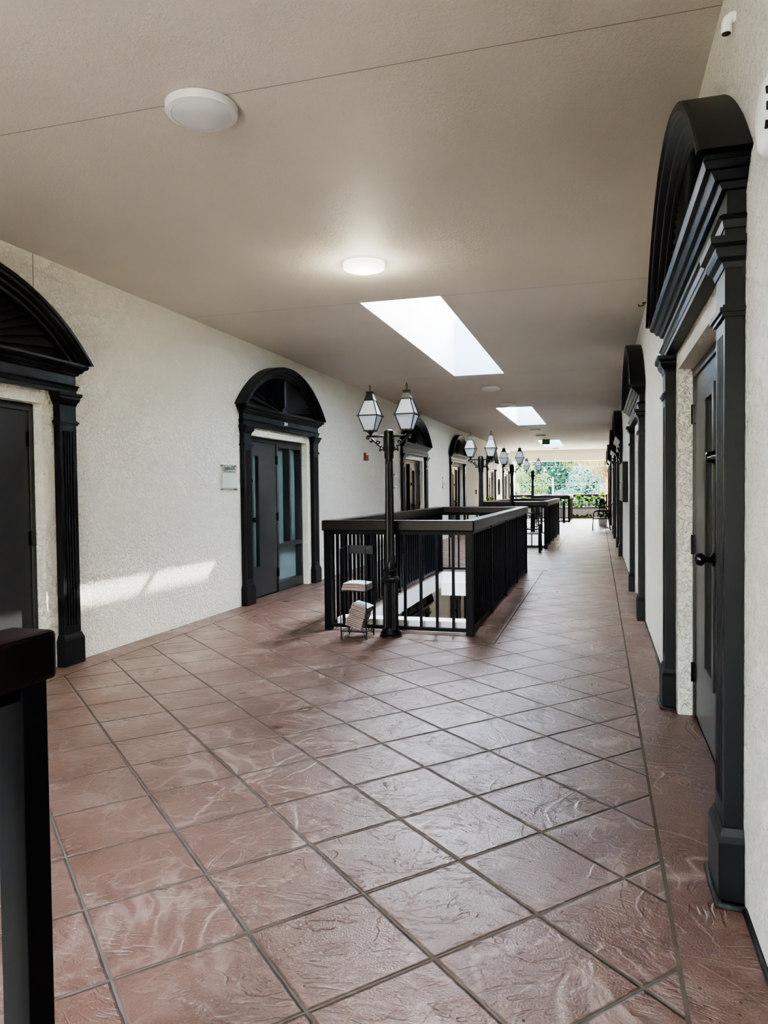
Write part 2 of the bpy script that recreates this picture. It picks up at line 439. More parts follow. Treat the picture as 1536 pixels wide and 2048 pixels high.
# ---- ceiling with skylight openings and control joints
mb = MB(); grid_with_holes(mb, XL-1.4, XR+1.4, YB, YE+.3, ZC, SKY)
grid_with_holes(mb, XL-1.4, XR+1.4, YB, YE+.3, ZC+.12, SKY)
for yj in (3.27, 7.24, 12.44):
    f0 = len(mb.bm.faces)
    for xa, xb in (((XL, XR),) if yj < 5 else ((XL, -2.37), (-1.51, XR))):
        mb.poly([(xa, yj-.003, ZC-.002), (xb, yj-.003, ZC-.002), (xb, yj+.003, ZC-.002), (xa, yj+.003, ZC-.002)])
    mb.bm.faces.ensure_lookup_table()
    for f in mb.bm.faces[f0:]: f.material_index = 1
M_JOINT = simple('ceiling_joint', (.30, .26, .22), .8, .2)
tag(mb.build('ceiling', [M_CEIL, M_JOINT]), 'taupe textured ceiling with thin joints', kind='structure')
mb = MB(); mb.box(XL-1.3, YB-.1, -.24, XR+1.3, YB, .75); mb.box(XL-1.3, YB-.1, 2.9, XR+1.3, YB, ZC+.1); mb.box(XL-1.3, YB-.1, .75, XL+.1, YB, 2.9); mb.box(XR-.1, YB-.1, .75, XR+1.3, YB, 2.9); tag(mb.build('wall_back_baffle', M_BEAM), kind='structure')  # unseen wall added behind the camera, its opening sized to tune front light
# far lintel beam, far wall return and the joint in the left wall
mb = MB(); mb.box(XL, YE-.25, 2.83, XR, YE+.3, ZC+.1)
tag(mb.build('trim_5', M_BEAM), 'cream lintel beam over the open far end', kind='structure')
mb = MB(); mb.box(XL, YE-.25, ZL, XL+.17, YE+.3, 2.84)
tag(mb.build('trim_6', M_BEAM), 'cream wall return at the open far end', kind='structure')
mb = MB(); mb.box(XL, 4.915, 2.97, XL+.002, 4.921, ZC)
tag(mb.build('trim_7', M_JOINT), kind='structure')
# black sealant along the foot of the right wall
def seal(name, x, sgn):
    mb = MB(); y = YB
    spans = []
    for c in BAY: spans.append((y, c-1.33)); y = c+1.33
    spans.append((y, YE))
    for a, b in spans:
        n = max(2, int((b-a)/.25)); pts = [(x+sgn*random.uniform(0, .008), a+(b-a)*i/n, .004) for i in range(n+1)]
        mb.tube(pts, [random.uniform(.006, .013) for _ in pts], 6)
    return tag(mb.build(name, M_SEAL, smooth=True), kind='structure')
seal('baseboard_right', XR, -1)

# ---- skylights
for i, (x0, x1, y0, y1) in enumerate(SKY):
    w = bpy.data.objects.new('window_%d' % (i+1), None); COL.objects.link(w); w.location = ((x0+x1)/2, (y0+y1)/2, ZC)
    tag(w, ['rectangular skylight overhead behind the viewer', 'nearest bright rectangular skylight in the taupe ceiling', 'middle rectangular skylight in the ceiling', 'farthest skylight behind the exit sign'][i], kind='structure')
    hx, hy, hz = (x1-x0)/2, (y1-y0)/2, ZSK-ZC
    t = .05; mb = MB()
    mb.box(-hx-t, -hy-t, .001, -hx, hy+t, hz); mb.box(hx, -hy-t, .001, hx+t, hy+t, hz)
    mb.box(-hx, -hy-t, .001, hx, -hy, hz)
    mb.build('well_lining', M_WELL, w)
    mb = MB(); mb.box(-hx, hy, .001, hx, hy+t, hz); mb.build('well_end_wall', M_WELL_SHADE, w)
    mb = MB()
    mb.box(-hx-t, -hy-t, hz, hx+t, -hy, hz+.05); mb.box(-hx-t, hy, hz, hx+t, hy+t, hz+.05)
    mb.box(-hx-t, -hy, hz, -hx, hy, hz+.05); mb.box(hx, -hy, hz, hx+t, hy, hz+.05)
    mb.build('skylight_frame', M_WHITE, w)
    for k in (1, 2, 3):
        yy = -hy+2*hy*k/4
        mb = MB(); mb.box(-hx, yy-.035, hz, hx, yy+.035, hz+.05); mb.build('glazing_bar', M_WHITE, w)
    mb = MB(); mb.box(-hx-t, -hy-t, hz+.052, hx+t, hy+t, hz+.06)
    mb.build('glass_pane', M_SKYG, w)

# ------------------------------------------------------------------ doorcases and doors
ARC_H, ARC_Z, APEX = 1.405, 2.55, 3.19
ARC_R = (ARC_H**2+(APEX-ARC_Z)**2)/(2*(APEX-ARC_Z)); ARC_C = APEX-ARC_R
def make_doorcase():
    t = thing('doorcase', 'x', 'doorcase')
    for s in (-1, 1):
        # plinth
        p = MB(); u0, u1 = s*1.05, s*1.30
        p.box(min(u0, u1), .0, 0, max(u0, u1), .082, .215)
        p.loft([[(s*1.05, 0, .215), (s*1.30, 0, .215), (s*1.30, .082, .215), (s*1.05, .082, .215)],
                [(s*1.06, 0, .235), (s*1.29, 0, .235), (s*1.29, .076, .235), (s*1.06, .076, .235)],
                [(s*1.068, 0, .262), (s*1.282, 0, .262), (s*1.282, .066, .262), (s*1.068, .066, .262)]])
        pl = p.build('pilaster', M_CHAR, t)
        # fluted shaft as its own part of the pilaster
        a, b = 1.075, 1.275; prof = [(a, 0), (a, .062)]
        nf = 4; mrg = .035; fw = (b-a-2*mrg)/nf
        for k in range(nf):
            f0 = a+mrg+k*fw
            prof += [(f0+.004, .062), (f0+.010, .045), (f0+fw-.010, .045), (f0+fw-.004, .062)]
        prof += [(b, .062), (b, 0)]
        prof = [(s*q, v) for q, v in prof]
        m = MB(); m.prism(prof, lambda q, v: (q, v, .33), lambda q, v: (q, v, 1.98))
        flat = [(s*a, 0), (s*a, .062), (s*b, .062), (s*b, 0)]
        m.prism(flat, lambda q, v: (q, v, .262), lambda q, v: (q, v, .33))
        m.prism(flat, lambda q, v: (q, v, 1.98), lambda q, v: (q, v, 2.20))
        m.build('shaft', M_CHAR, pl)
        # capital: astragal and stepped mouldings
        m = MB()
        for z0, z1, e in ((2.03, 2.045, .010), (2.045, 2.06, .018), (2.06, 2.07, .008)):
            m.box(min(s*(a-e), s*(b+e)), 0, z0, max(s*(a-e), s*(b+e)), .062+e, z1)
        rings = []
        for z, e in ((2.195, .004), (2.215, .010), (2.23, .024), (2.25, .032), (2.262, .032), (2.275, .048), (2.298, .050)):
            e2 = e
            rings.append([(s*(a-e2), 0, z), (s*(b+e2*.6), 0, z), (s*(b+e2*.6), .062+e2, z), (s*(a-e2), .062+e2, z)])
        m.loft(rings)
        m.build('capital', M_CHAR, pl)
    # entablature: fascia, frieze, cornice
    m = MB(); W = 1.285
    rings = []
    for z, e, v in ((2.30, 0, .064), (2.325, 0, .064), (2.326, .006, .068), (2.352, .010, .074), (2.362, .022, .085), (2.372, .010, .07),
                    (2.373, 0, .058), (2.452, 0, .058), (2.455, .012, .075), (2.475, .020, .085), (2.478, .034, .10), (2.505, .05, .115),
                    (2.508, .062, .132), (2.530, .075, .142), (2.535, .07, .138), (2.551, .07, .138)):
        rings.append([(-W-e, 0, z), (W+e, 0, z), (W+e, v, z), (-W-e, v, z)])
    m.loft(rings); m.build('entablature', M_CHAR, t)
    # arched pediment
    ped = MB()
    def arc(R, n=40):
        a0 = math.asin(min(1, sqrt(max(0, R*R-(ARC_Z-ARC_C)**2))/R))
        return [(R*sin(-a0+2*a0*i/n), ARC_C+R*cos(-a0+2*a0*i/n)) for i in range(n+1)]
    prof = [(0, 0), (0, .158), (-.012, .165), (-.034, .165), (-.040, .150), (-.058, .146), (-.072, .130), (-.078, .112), (-.098, .108), (-.110, .092), (-.116, .078), (-.138, .076), (-.150, .060), (-.150, 0)]
    arcs = []
    ref = arc(ARC_R)
    n = len(ref)
    a0 = math.asin(ARC_H/ARC_R)
    rings = []
    for i in range(n):
        an = -a0+2*a0*i/(n-1)
        rings.append([((ARC_R+dr)*sin(an), v, ARC_C+(ARC_R+dr)*cos(an)) for dr, v in prof])
    # cut the ends level with the cornice
    for ring in (rings[0], rings[-1]):
        for k, (dr, v) in enumerate(prof):
            R = ARC_R+dr; ax = sqrt(R*R-(ARC_Z-ARC_C)**2); sg = -1 if ring is rings[0] else 1
            ring[k] = (sg*ax, v, ARC_Z+.001)
    ped.loft(rings)
    po = ped.build('pediment', M_CHAR, t, smooth=True, autosmooth=25)
    # sunburst panel: saw-tooth rays mirrored about the centre
    fan = MB(); Ri = ARC_R-.135; nr = 16
    def hit(al):
        # from hub (0,ARC_Z) at angle al above horizontal to the inner arc
        dx, dz = cos(al), sin(al); oz = ARC_Z-ARC_C
        bq = oz*dz; cq = oz*oz-Ri*Ri
        return -bq+sqrt(bq*bq-cq)
    for sg in (-1, 1):
        for k in range(nr):
            a1, a2 = (pi/2)*k/nr, (pi/2)*(k+1)/nr
            v1, v2 = .010, .058
            r0 = .05
            d1, d2 = hit(a1), hit(a2)
            P = lambda r, al, v: (sg*r*cos(al), v, ARC_Z+.002+r*sin(al))
            fan.poly([P(r0, a1, v2), P(d1, a1, v2), P(d2, a2, v1), P(r0, a2, v1)])
            fan.poly([P(r0, a2, v1), P(d2, a2, v1), P(d2, a2, v2), P(r0, a2, v2)])
    hub = [(0.085*cos(pi*i/12), 0.085*sin(pi*i/12)) for i in range(13)]
    fan.prism(hub, lambda a, b: (a, .0, ARC_Z+.002+b), lambda a, b: (a, .062, ARC_Z+.002+b))
    fan.build('sunburst_panel', M_FAN, po)
    return t

def make_door(s, glass, leafglass, inner=False):
    d = bpy.data.objects.new('door_1', None); COL.objects.link(d); d['kind'] = 'structure'
    # outer frame and mullion
    f = MB(); v0, v1 = -.205, -.085
    U = OW-.005
    f.box(-U, v0, 0, -U+.045, v1, OH-.005); f.box(U-.045, v0, 0, U, v1, OH-.005)
    f.box(-U+.045, v0, OH-.06, U-.045, v1, OH-.005)
    a, b = sorted((s*-.02, s*-.075)); f.box(a, v0, 0, b, v1, OH-.06)
    a, b = sorted((s*-.075, s*-(U-.045)))
    f.box(a, v0, .015, b, v1, .14); f.box(a, v0, .64, b, v1, .70); f.box(a, v0, 2.09, b, v1, OH-.06)
    mid = s*-.49
    f.box(mid-.03, v0, .70, mid+.03, v1, 2.09)
    fr = f.build('door_frame', M_LEAF, d, bevel=.002)
    for ua, ub, za, zb in ((s*-.075, mid+s*.03, .70, 2.09), (mid-s*.03, s*-(U-.045), .70, 2.09), (s*-.075, s*-(U-.045), .14, .64)):
        a, b = sorted((ua, ub)); g = MB(); g.box(a, -.198, za, b, -.192, zb); g.build('glass_pane', glass, fr)
    # leaf with tall vision lite
    a, b = sorted((s*-.015, s*(U-.048))); L = MB()
    l0, l1 = sorted((s*.57, s*.735) if inner else (s*.135, s*.40)); zb, zt = .43, 1.94
    y0, y1 = -.15, -.098
    L.box(a, y0, .02, l0, y1, OH-.062); L.box(l1, y0, .02, b, y1, OH-.062); L.box(l0, y0, .02, l1, y1, zb); L.box(l0, y0, zt, l1, y1, OH-.062)
    lf = L.build('door_leaf', M_LEAF, d)
    q = MB(); w = .055; h0 = -.098; h1 = -.086
    q.box(l0-w, h0, zb-w, l0+.004, h1, zt+w); q.box(l1-.004, h0, zb-w, l1+w, h1, zt+w); q.box(l0, h0, zb-w, l1, h1, zb+.004); q.box(l0, h0, zt-.004, l1, h1, zt+w)
    q.build('lite_frame', M_LEAF, lf, bevel=.003)
    g = MB(); g.box(l0, -.142, zb, l1, -.138, zt); g.build('vision_glass', leafglass, lf)
    k = MB(); ku = s*(.845 if inner else .055)
    k.box(ku-.035, -.098, 1.015, ku+.035, -.09, 1.135)
    def disc(m, prof, z):
        m.loft([[(ku+r*cos(2*pi*i/20), -.09+v, z+r*sin(2*pi*i/20)) for i in range(20)] for r, v in prof])
    disc(k, [(.034, 0), (.034, .012), (.022, .02), (.014, .026), (.013, .045), (.024, .05), (.033, .062), (.034, .072), (.027, .088), (.012, .095)], 1.075)
    k.build('door_knob', M_HW, lf, smooth=True, autosmooth=40)
    k = MB(); disc(k, [(.038, -.008), (.038, .004), (.032, .012), (.028, .04), (.022, .044)], 1.60)
    k.build('deadbolt', M_HW, lf, smooth=True, autosmooth=40)
    for z in (1.90, 1.09, .29):
        h = MB(); hu = s*(-.02 if inner else U-.045)
        h.tube([(hu, -.083, z-.06), (hu, -.083, z+.06)], .012, 10)
        x, y = sorted((hu, hu+s*.022 if inner else hu-s*.022)); h.box(x, -.098, z-.055, y, -.088, z+.055)
        h.build('hinge', M_HW, lf)
    th = MB(); th.box(-U, -.16, 0, U, -.094, .012); th.build('threshold', M_CHAR, d)
    return d

case0 = make_doorcase()
dA = make_door(1, M_GLASSP, M_GLASSP, True)       # pale panes
dB = make_door(-1, M_GLASSD, M_GLASSD)
dC = make_door(1, M_GLASSD, M_GLASSD)
LABL = ['charcoal arched doorcase on the left wall nearest the camera, cut by the frame edge',
        'charcoal arched doorcase numbered 204 on the left wall beside the clear suite plaque',
        'charcoal arched doorcase on the left wall half hidden behind the first lamp post lantern',
        'charcoal arched doorcase on the left wall just before the second lamp post',
        'charcoal arched doorcase on the left wall partly covered by the second lamp post lantern',
        'charcoal arched doorcase at the far left end behind the third lamp post']
LABR = ['large charcoal arched doorcase on the right wall nearest the camera with fluted pilasters',
        'charcoal arched doorcase second along the right wall, before the dark wall cabinet',
        'charcoal arched doorcase third along the right wall, just behind the dark wall cabinet',
        'charcoal arched doorcase fourth along the right wall, before the metal armchair',
        'charcoal arched doorcase fifth along the right wall, behind the metal armchair',
        'charcoal arched doorcase last along the right wall beside the end planter']
kinds_l = [dB, dA, dB, dC, dB, dC]; kinds_r = [dC, dB, dC, dB, dC, dB]
used = set(); num = 1
def put_door(proto, loc, rz, label):
    global num
    if proto.name not in used:
        used.add(proto.name); o = proto; o.location = loc; o.rotation_euler = (0, 0, rz)
    else:
        o = dup(proto, loc, rz)
    o.name = 'door_tmp%d' % num; used.add(o.name); o['label'] = label; num += 1
    DOORS.append(o); return o
DOORS = []; first = True
cases = {}
def put_case(loc, rz, label):
    global first
    if first:
        first = False; o = case0; o.location = loc; o.rotation_euler = (0, 0, rz); o['label'] = label
    else: o = dup(case0, loc, rz, label)
    o['group'] = 'arched doorcases along the gallery'
    return o
for i, c in enumerate(BAY):
    cases['L%d' % i] = put_case((XL+.003, c, 0), -pi/2, LABL[i])
    cases['R%d' % i] = put_case((XR-.003, c, 0), pi/2, LABR[i])
    put_door(kinds_l[i], (XL, c, 0), -pi/2, 'charcoal glazed door in '+LABL[i].split('charcoal arched ')[1].replace('doorcase', 'doorcase'))
    put_door(kinds_r[i], (XR, c, 0), pi/2, 'charcoal glazed door in '+LABR[i].split('charcoal arched ')[1])
put_case((XL+.003, 17.52, ZL), -pi/2, 'dark arched doorcase on the storey below seen down through the nearest floor opening')
put_case((XL+.003, 23.22, ZL), -pi/2, 'farther dark doorcase on the storey below, only its pilasters seen through the nearest floor opening')
put_door(dC, (XL, 17.52, ZL), -pi/2, 'dark door on the storey below, nearer one')
put_door(dB, (XL, 23.22, ZL), -pi/2, 'dark door on the storey below, farther one')
for i, o in enumerate(DOORS): o.name = 'door_%d' % (i+1)
# white numerals 204 on the second left doorcase
T = Matrix.Translation((-.03, .0605, 2.41)) @ Matrix.Rotation(pi, 4, 'Z') @ Matrix.Rotation(pi/2, 4, 'X')
tn = text_mesh('204', .066, 'numeral', M_NUM, cases['L1'], T, .002, sx=1.35)
tn['label'] = 'white suite numerals'
# four small screw holes in the near right door leaf
dR = DOORS[1]
for du, dz in ((.0, 0), (.0, .07), (.09, .03), (.09, .10)):
    m = MB(); m.tube([(.60-du, -.0985, 1.955+dz), (.60-du, -.097, 1.955+dz)], .006, 8); m.build('screw_hole', M_HW, dR)
# sealant bead at the feet of the nearest right pilasters
for u, c in ((-1.18, BAY[0]), (1.18, BAY[0])):
    m = MB(); pts = [(XR-.002, c+u-.15, .004), (XR-.085, c+u-.145, .004), (XR-.092, c+u, .004), (XR-.085, c+u+.14, .004), (XR-.002, c+u+.15, .004)]
    m.tube(pts, [.012, .018, .012, .016, .012], 6); tag(m.build('trim_8' if u < 0 else 'trim_9', M_SEAL, smooth=True), kind='structure')

# ------------------------------------------------------------------ railings
ZCAP0, ZCAP1 = 1.035, 1.146
baluster_me = None
def make_railing(x0, x1, y0, y1, label, nsec, per, nend, sides='LRNF', group='railings around the floor openings'):
    global baluster_me
    r = thing('railing', label, 'railing', ((x0+x1)/2, y0, 0), group=group)
    ox, oy = (x0+x1)/2, y0
    w = .125
    def L(x, y): return (x-ox, y-oy)
    def cap(pts):
        m = MB(); m.prism(pts, lambda a, b: (*L(a, b), ZCAP0), lambda a, b: (*L(a, b), ZCAP1)); m.build('cap_rail', M_CAP, r, bevel=.012)
    g = .0015
    m_ = lambda k: w if k in sides else 0
    if 'N' in sides: cap([(x0+g, y0), (x1-g, y0), (x1-m_('R')-g, y0+w), (x0+m_('L')+g, y0+w)])
    if 'F' in sides: cap([(x0+g, y1), (x1-g, y1), (x1-m_('R')-g, y1-w), (x0+m_('L')+g, y1-w)])
    if 'L' in sides: cap([(x0, y0+g), (x0+w, y0+m_('N')+g), (x0+w, y1-m_('F')-g), (x0, y1-g)])
    if 'R' in sides: cap([(x1, y0+g), (x1-w, y0+m_('N')+g), (x1-w, y1-m_('F')-g), (x1, y1-g)])
    c = .055   # line of posts inside the cap edge
    pw, iw, bw = .037, .026, .0135
    def post(x, y, h):
        m = MB(); a, b = L(x, y); m.box(a-h, b-h, 0, a+h, b+h, ZCAP0); m.build('post', M_RAILM, r, bevel=.003)
    def bal(x, y):
        global baluster_me
        a, b = L(x, y)
        if baluster_me is None:
            m = MB(); m.box(-bw, -bw, .06, bw, bw, ZCAP0-.03); o = m.build('baluster', M_RAILM, r); baluster_me = o.data
        else:
            o = bpy.data.objects.new('baluster', baluster_me); COL.objects.link(o); o.parent = r
        o.location = (a, b, 0)
    def bars(xa, ya, xb, yb):
        h = .016
        for z0, z1 in ((.03, .066), (ZCAP0-.035, ZCAP0)):
            m = MB(); (a, b), (p, q) = L(min(xa, xb)-0, min(ya, yb)-0), L(max(xa, xb), max(ya, yb))
            if abs(xa-xb) < 1e-6: m.box(a-h, b, z0, a+h, q, z1)
            else: m.box(a, b-h, z0, p, b+h, z1)
            m.build('rail_bar', M_RAILM, r)
    xl, xr, ya, yb = x0+c, x1-c, y0+c, y1-c
    corners = set()
    if 'L' in sides: corners |= {(xl, ya), (xl, yb)}
    if 'R' in sides: corners |= {(xr, ya), (xr, yb)}
    if 'N' in sides: corners |= {(xl, ya), (xr, ya)}
    if 'F' in sides: corners |= {(xl, yb), (xr, yb)}
    for x, y in corners: post(x, y, pw)
    for sd, x in (('L', xl), ('R', xr)):
        if sd not in sides: continue
        bars(x, ya, x, yb)
        for k in range(nsec):
            s0 = ya+(yb-ya)*k/nsec; s1 = ya+(yb-ya)*(k+1)/nsec
            if k: post(x, s0, iw)
            for j in range(per): bal(x, s0+(s1-s0)*(j+1)/(per+1))
    for sd, y in (('N', ya), ('F', yb)):
        if sd not in sides: continue
        bars(xl, y, xr, y)
        for j in range(nend): bal(xl+(xr-xl)*(j+1)/(nend+1), y)
    return r
make_railing(RX0, RX1, *RAILS[1], 'black baluster railing with dark wood cap around nearest floor opening, beside newspaper rack', 4, 9, 8)
make_railing(RX0, RX1, *RAILS[2], 'black railing around the middle floor opening, behind the ornate bench', 4, 9, 8)
make_railing(RX0, RX1, *RAILS[3], 'small black railing around the farthest floor opening, before the leafy planter', 3, 7, 8)
make_railing(RX0, RX1, RAILS[0][0], RAILS[0][1], 'dark railing end with thick wood cap and square post in the lower left corner', 4, 9, 8, sides='R')
make_railing(XL+.1, XR-.06, YE-.32, YE-.195, 'long dark railing across the open far end behind the leafy planter', 1, 1, 30, sides='F')

# ------------------------------------------------------------------ lamp posts
def spiral(cx, cz, r0, r1, a0, a1, n=16):
    return [(cx+(r0+(r1-r0)*i/n)*cos(a0+(a1-a0)*i/n), 0, cz+(r0+(r1-r0)*i/n)*sin(a0+(a1-a0)*i/n)) for i in range(n+1)]
def make_lamp():
    t = thing('lamp_post', 'x', 'lamp post')
    m = MB(); m.lathe([(.112, 0), (.112, .012), (.100, .02), (.104, .035), (.088, .055), (.080, .075)], seg=32)
    m.build('foot', M_IRON, t, smooth=True, autosmooth=40)
    m = MB(); m.lathe([(.076, .07), (.077, .10), (.077, .52), (.072, .54)], seg=40, flute=(.09, .53, .90))
    m.build('pedestal', M_IRON, t)
    m = MB(); m.lathe([(.072, .535), (.080, .55), (.094, .565), (.096, .575), (.082, .59), (.066, .60), (.066, .635), (.073, .645), (.075, .655), (.064, .67), (.056, .70), (.052, .73)], seg=32)
    m.build('collar', M_IRON, t, smooth=True, autosmooth=40)
    m = MB(); m.lathe([(.050, .72), (.047, .76), (.044, 1.2), (.037, 1.70), (.039, 1.735), (.036, 1.75), (.040, 1.77)], seg=32, flute=(.75, 1.72, .92))
    m.build('pole', M_IRON, t)
    m = MB(); m.lathe([(.041, 1.76), (.0455, 1.775), (.0455, 1.86), (.048, 1.865), (.048, 2.015), (.0445, 2.035), (.03, 2.048), (.008, 2.052)], seg=28)
    m.build('pole_sleeve', M_IRON, t, smooth=True, autosmooth=40)
    for s in (-1, 1):
        m = MB()
        X = lambda pts: [(s*p[0], p[1], p[2]) for p in pts]
        m.tube(X([(.04, 0, 1.985), (.12, 0, 1.986), (.19, 0, 1.988)]), .0095, 8)
        m.tube(X([(.185, 0, 1.988)]+spiral(.215, 1.975, .017, .006, pi*.75, -pi*1.2)), .009, 8)
        m.tube(X(spiral(.185, 1.945, .006, .020, pi*2.0, pi*.55)+[(.155, 0, 1.945), (.125, 0, 1.915)]+spiral(.108, 1.925, .022, .007, -pi*.35, pi*1.7)[0:17]), .0085, 8)
        m.tube(X([(.128, 0, 1.912), (.10, 0, 1.893), (.088, 0, 1.888)]+spiral(.068, 1.868, .024, .007, pi*.45, -pi*1.5)), .0085, 8)
        m.tube(X(spiral(.085, 1.85, .007, .012, -pi*.5, pi*.8)+[(.055, 0, 1.85), (.046, 0, 1.84)]), .008, 8)
        m.tube(X([(.05, 0, 1.985), (.05, 0, 1.84)]), .006, 8)
        m.build('scroll_arm', M_IRON, t, smooth=True)
        cx = s*.188
        def sq(h, z): return [(cx-h, -h, z), (cx+h, -h, z), (cx+h, h, z), (cx-h, h, z)]
        m = MB()   # lantern frame
        def edge(p, q, r): m.tube([p, q], r, 6)
        hb, hm, ht = .050, .097, .047
        zb, zm, zt = 2.045, 2.19, 2.343
        m.lathe([(.010, 1.985), (.014, 2.0), (.016, 2.01), (.028, 2.026), (.046, 2.036), (.046, 2.045)], (cx, 0, 0), 16)
        for a, b in ((-1, -1), (1, -1), (1, 1), (-1, 1)):
            edge((cx+a*hb, b*hb, zb), (cx+a*hm, b*hm, zm), .0052)
            edge((cx+a*hm, b*hm, zm), (cx+a*ht, b*ht, zt), .0052)
        m.loft([sq(hb+.006, zb-.008), sq(hb+.006, zb+.004)])
        hw = hm+.012
        for (x0, y0, x1, y1) in ((-hw, -hw, hw, -hm+.01), (-hw, hm-.01, hw, hw), (-hw, -hm+.01, -hm+.01, hm-.01), (hm-.01, -hm+.01, hw, hm-.01)):
            m.box(cx+x0, y0, zm-.006, cx+x1, y1, zm+.006)
        lan = m.build('lantern', M_IRON, t)
        m = MB(); m.loft([sq(ht+.005, zt-.006), sq(ht+.004, zt+.004), sq(ht-.007, zt+.03), sq(ht-.014, zt+.055), sq(ht-.016, zt+.075), sq(ht-.010, zt+.08), sq(ht-.010, zt+.085)])
        m.build('lantern_roof', M_IRON, lan)
        m = MB(); m.tube([(cx, 0, zt+.08), (cx, 0, zt+.105)], .005, 8)
        m.tube([(cx+.0085*cos(2*pi*i/14), 0, zt+.127+.022*sin(2*pi*i/14)) for i in range(14)], .0028, 6, closed=True)
        m.tube([(cx, 0, zt+.149), (cx, 0, zt+.158)], .0035, 8)
        m.build('finial', M_IRON, lan)
        for ha, hc, za, zc in ((hb, hm, zb, zm), (hm, ht, zm, zt)):
            ha, hc = ha-.002, hc-.002
            for k in range(4):
                A, B = sq(ha, za), sq(hc, zc); j = (k+1) % 4
                m = MB(); m.poly([A[k], A[j], B[j], B[k]]); m.build('lantern_glass', M_LAMPG, lan)
        m = MB(); m.lathe([(.012, 2.045), (.013, 2.08), (.011, 2.085), (.014, 2.10), (.012, 2.13), (.003, 2.155)], (cx, 0, 0), 12)
        m.build('bulb', M_DISCR, lan, smooth=True)
    return t
lamp0 = make_lamp()
lamp0.location = (-1.992, 6.985, 0)
lamp0['label'] = 'black twin lantern lamp post at the near end of first railing, beside newspaper rack'
LAMPS = [((-2.05, 13.25, 0), 'black twin lantern lamp post at the far end of the first railing'),
         ((-1.995, 17.70, 0), 'black twin lantern lamp post behind the ornate bench at the middle railing'),
         ((-2.055, 24.1, 0), 'black twin lantern lamp post farthest away, seen against the trees')]
for loc, lab in LAMPS: dup(lamp0, loc, 0, lab)
for o in [lamp0]+[q for q in S.objects if q.name.startswith('lamp_post.')]: o['group'] = 'twin lantern lamp posts'

# ------------------------------------------------------------------ ceiling lights
def make_disc(lit):
    t = thing('ceiling_light', 'x', 'ceiling light')
    m = MB(); m.lathe([(.165, 0), (.178, -.006), (.178, -.036), (.174, -.044), (.150, -.052), (.146, -.050)], seg=48)
    m.build('housing', M_LITR if lit else M_DISCR, t, smooth=True, autosmooth=35)
    m = MB(); m.lathe([(.149, -.049), (.135, -.058), (.09, -.067), (.04, -.071), (.004, -.072)], seg=48)
    m.build('diffuser', M_LIT if lit else M_DISC, t, smooth=True, autosmooth=50)
    return t
cl = make_disc(False); cl.location = (-1.905, 3.33, ZC); cl['label'] = 'large unlit round ceiling light nearest the camera, on the ceiling joint'
cl2 = make_disc(True); cl2.location = (-1.92, 6.02, ZC); cl2['label'] = 'glowing warm round ceiling light just before the first skylight'
for loc, lab in (((-1.96, 14.0, ZC), 'unlit round ceiling light right after the first skylight'),
                 ((-1.98, 16.85, ZC), 'unlit round ceiling light just before the middle skylight'),
                 ((-2.0, 24.4, ZC), 'unlit round ceiling light right after the middle skylight'),
                 ((-2.01, 27.0, ZC), 'unlit round ceiling light just before the exit sign'),
                 ((-2.0, 36.3, ZC), 'unlit round ceiling light farthest away near the lintel beam')):
    dup(cl, loc, 0, lab)
for o in S.objects:
    if o.name.startswith('ceiling_light') and o.parent is None: o['group'] = 'round ceiling lights'

# exit sign
t = thing('exit_sign', 'dark box exit sign with green letters hanging below the far skylight', 'exit sign', (-1.965, 29.1, ZC))
m = MB(); m.box(-.15, -.03, -.225, .15, .03, -.03); m.build('sign_box', simple('exit_sign_black', (.012, .02, .014), .4), t)
for sx in (-.10, .10):
    m = MB(); m.box(sx-.02, -.015, -.03, sx+.02, .015, 0); m.build('bracket', M_PVC, t)
text_mesh('EXIT', .15, 'lettering', M_EXITG, t, Matrix.Translation((0, -.031, -.128)) @ Matrix.Rotation(pi/2, 4, 'X'), .001)

# ------------------------------------------------------------------ newspaper rack
RXA, RXB, RYA, RYB = -2.428, -2.168, 6.735, 6.985
t = thing('newspaper_rack', 'black wire newspaper rack with two shelves standing against the first railing', 'rack', ((RXA+RXB)/2, (RYA+RYB)/2, 0))
hx, hy = (RXB-RXA)/2, (RYB-RYA)/2
w = .0055
m = MB()
for sx in (-1, 1):
    m.tube([(sx*hx, -hy, 0), (sx*hx, -hy, .885), (sx*hx, hy, .900), (sx*hx, hy, 0)], w, 6)
m.build('upright_frame', M_IRON, t)
for z in (.075, .47):
    m = MB()
    m.tube([(-hx, -hy, z), (hx, -hy, z), (hx, hy, z), (-hx, hy, z)], w, 6, closed=True)
    for k in range(7):
        x = -hx+2*hx*(k+1)/8; m.tube([(x, -hy, z), (x, hy, z)], .0025, 5)
    m.build('wire_shelf', M_IRON, t)
m = MB()
for sx in (-1, 1):
    for sy in (-1, 1):
        m.tube([(sx*(hx-.035), sy*hy, .075), (sx*(hx-.003), sy*hy, .004)], .003, 5)
        m.tube([(sx*hx, sy*(hy-.035), .075), (sx*hx, sy*(hy-.003), .004)], .003, 5)
m.build('foot_brace', M_IRON, t)
m = MB(); m.box(-hx+.01, hy-.004, .815, hx, hy+.004, .90); m.build('header_plate', M_IRON, t)
m = MB()
for k in range(8): z = .10+k*.022; m.tube([(hx, -hy+.06, z), (hx, hy, z)], .0022, 5)
m.build('side_wire', M_IRON, t)
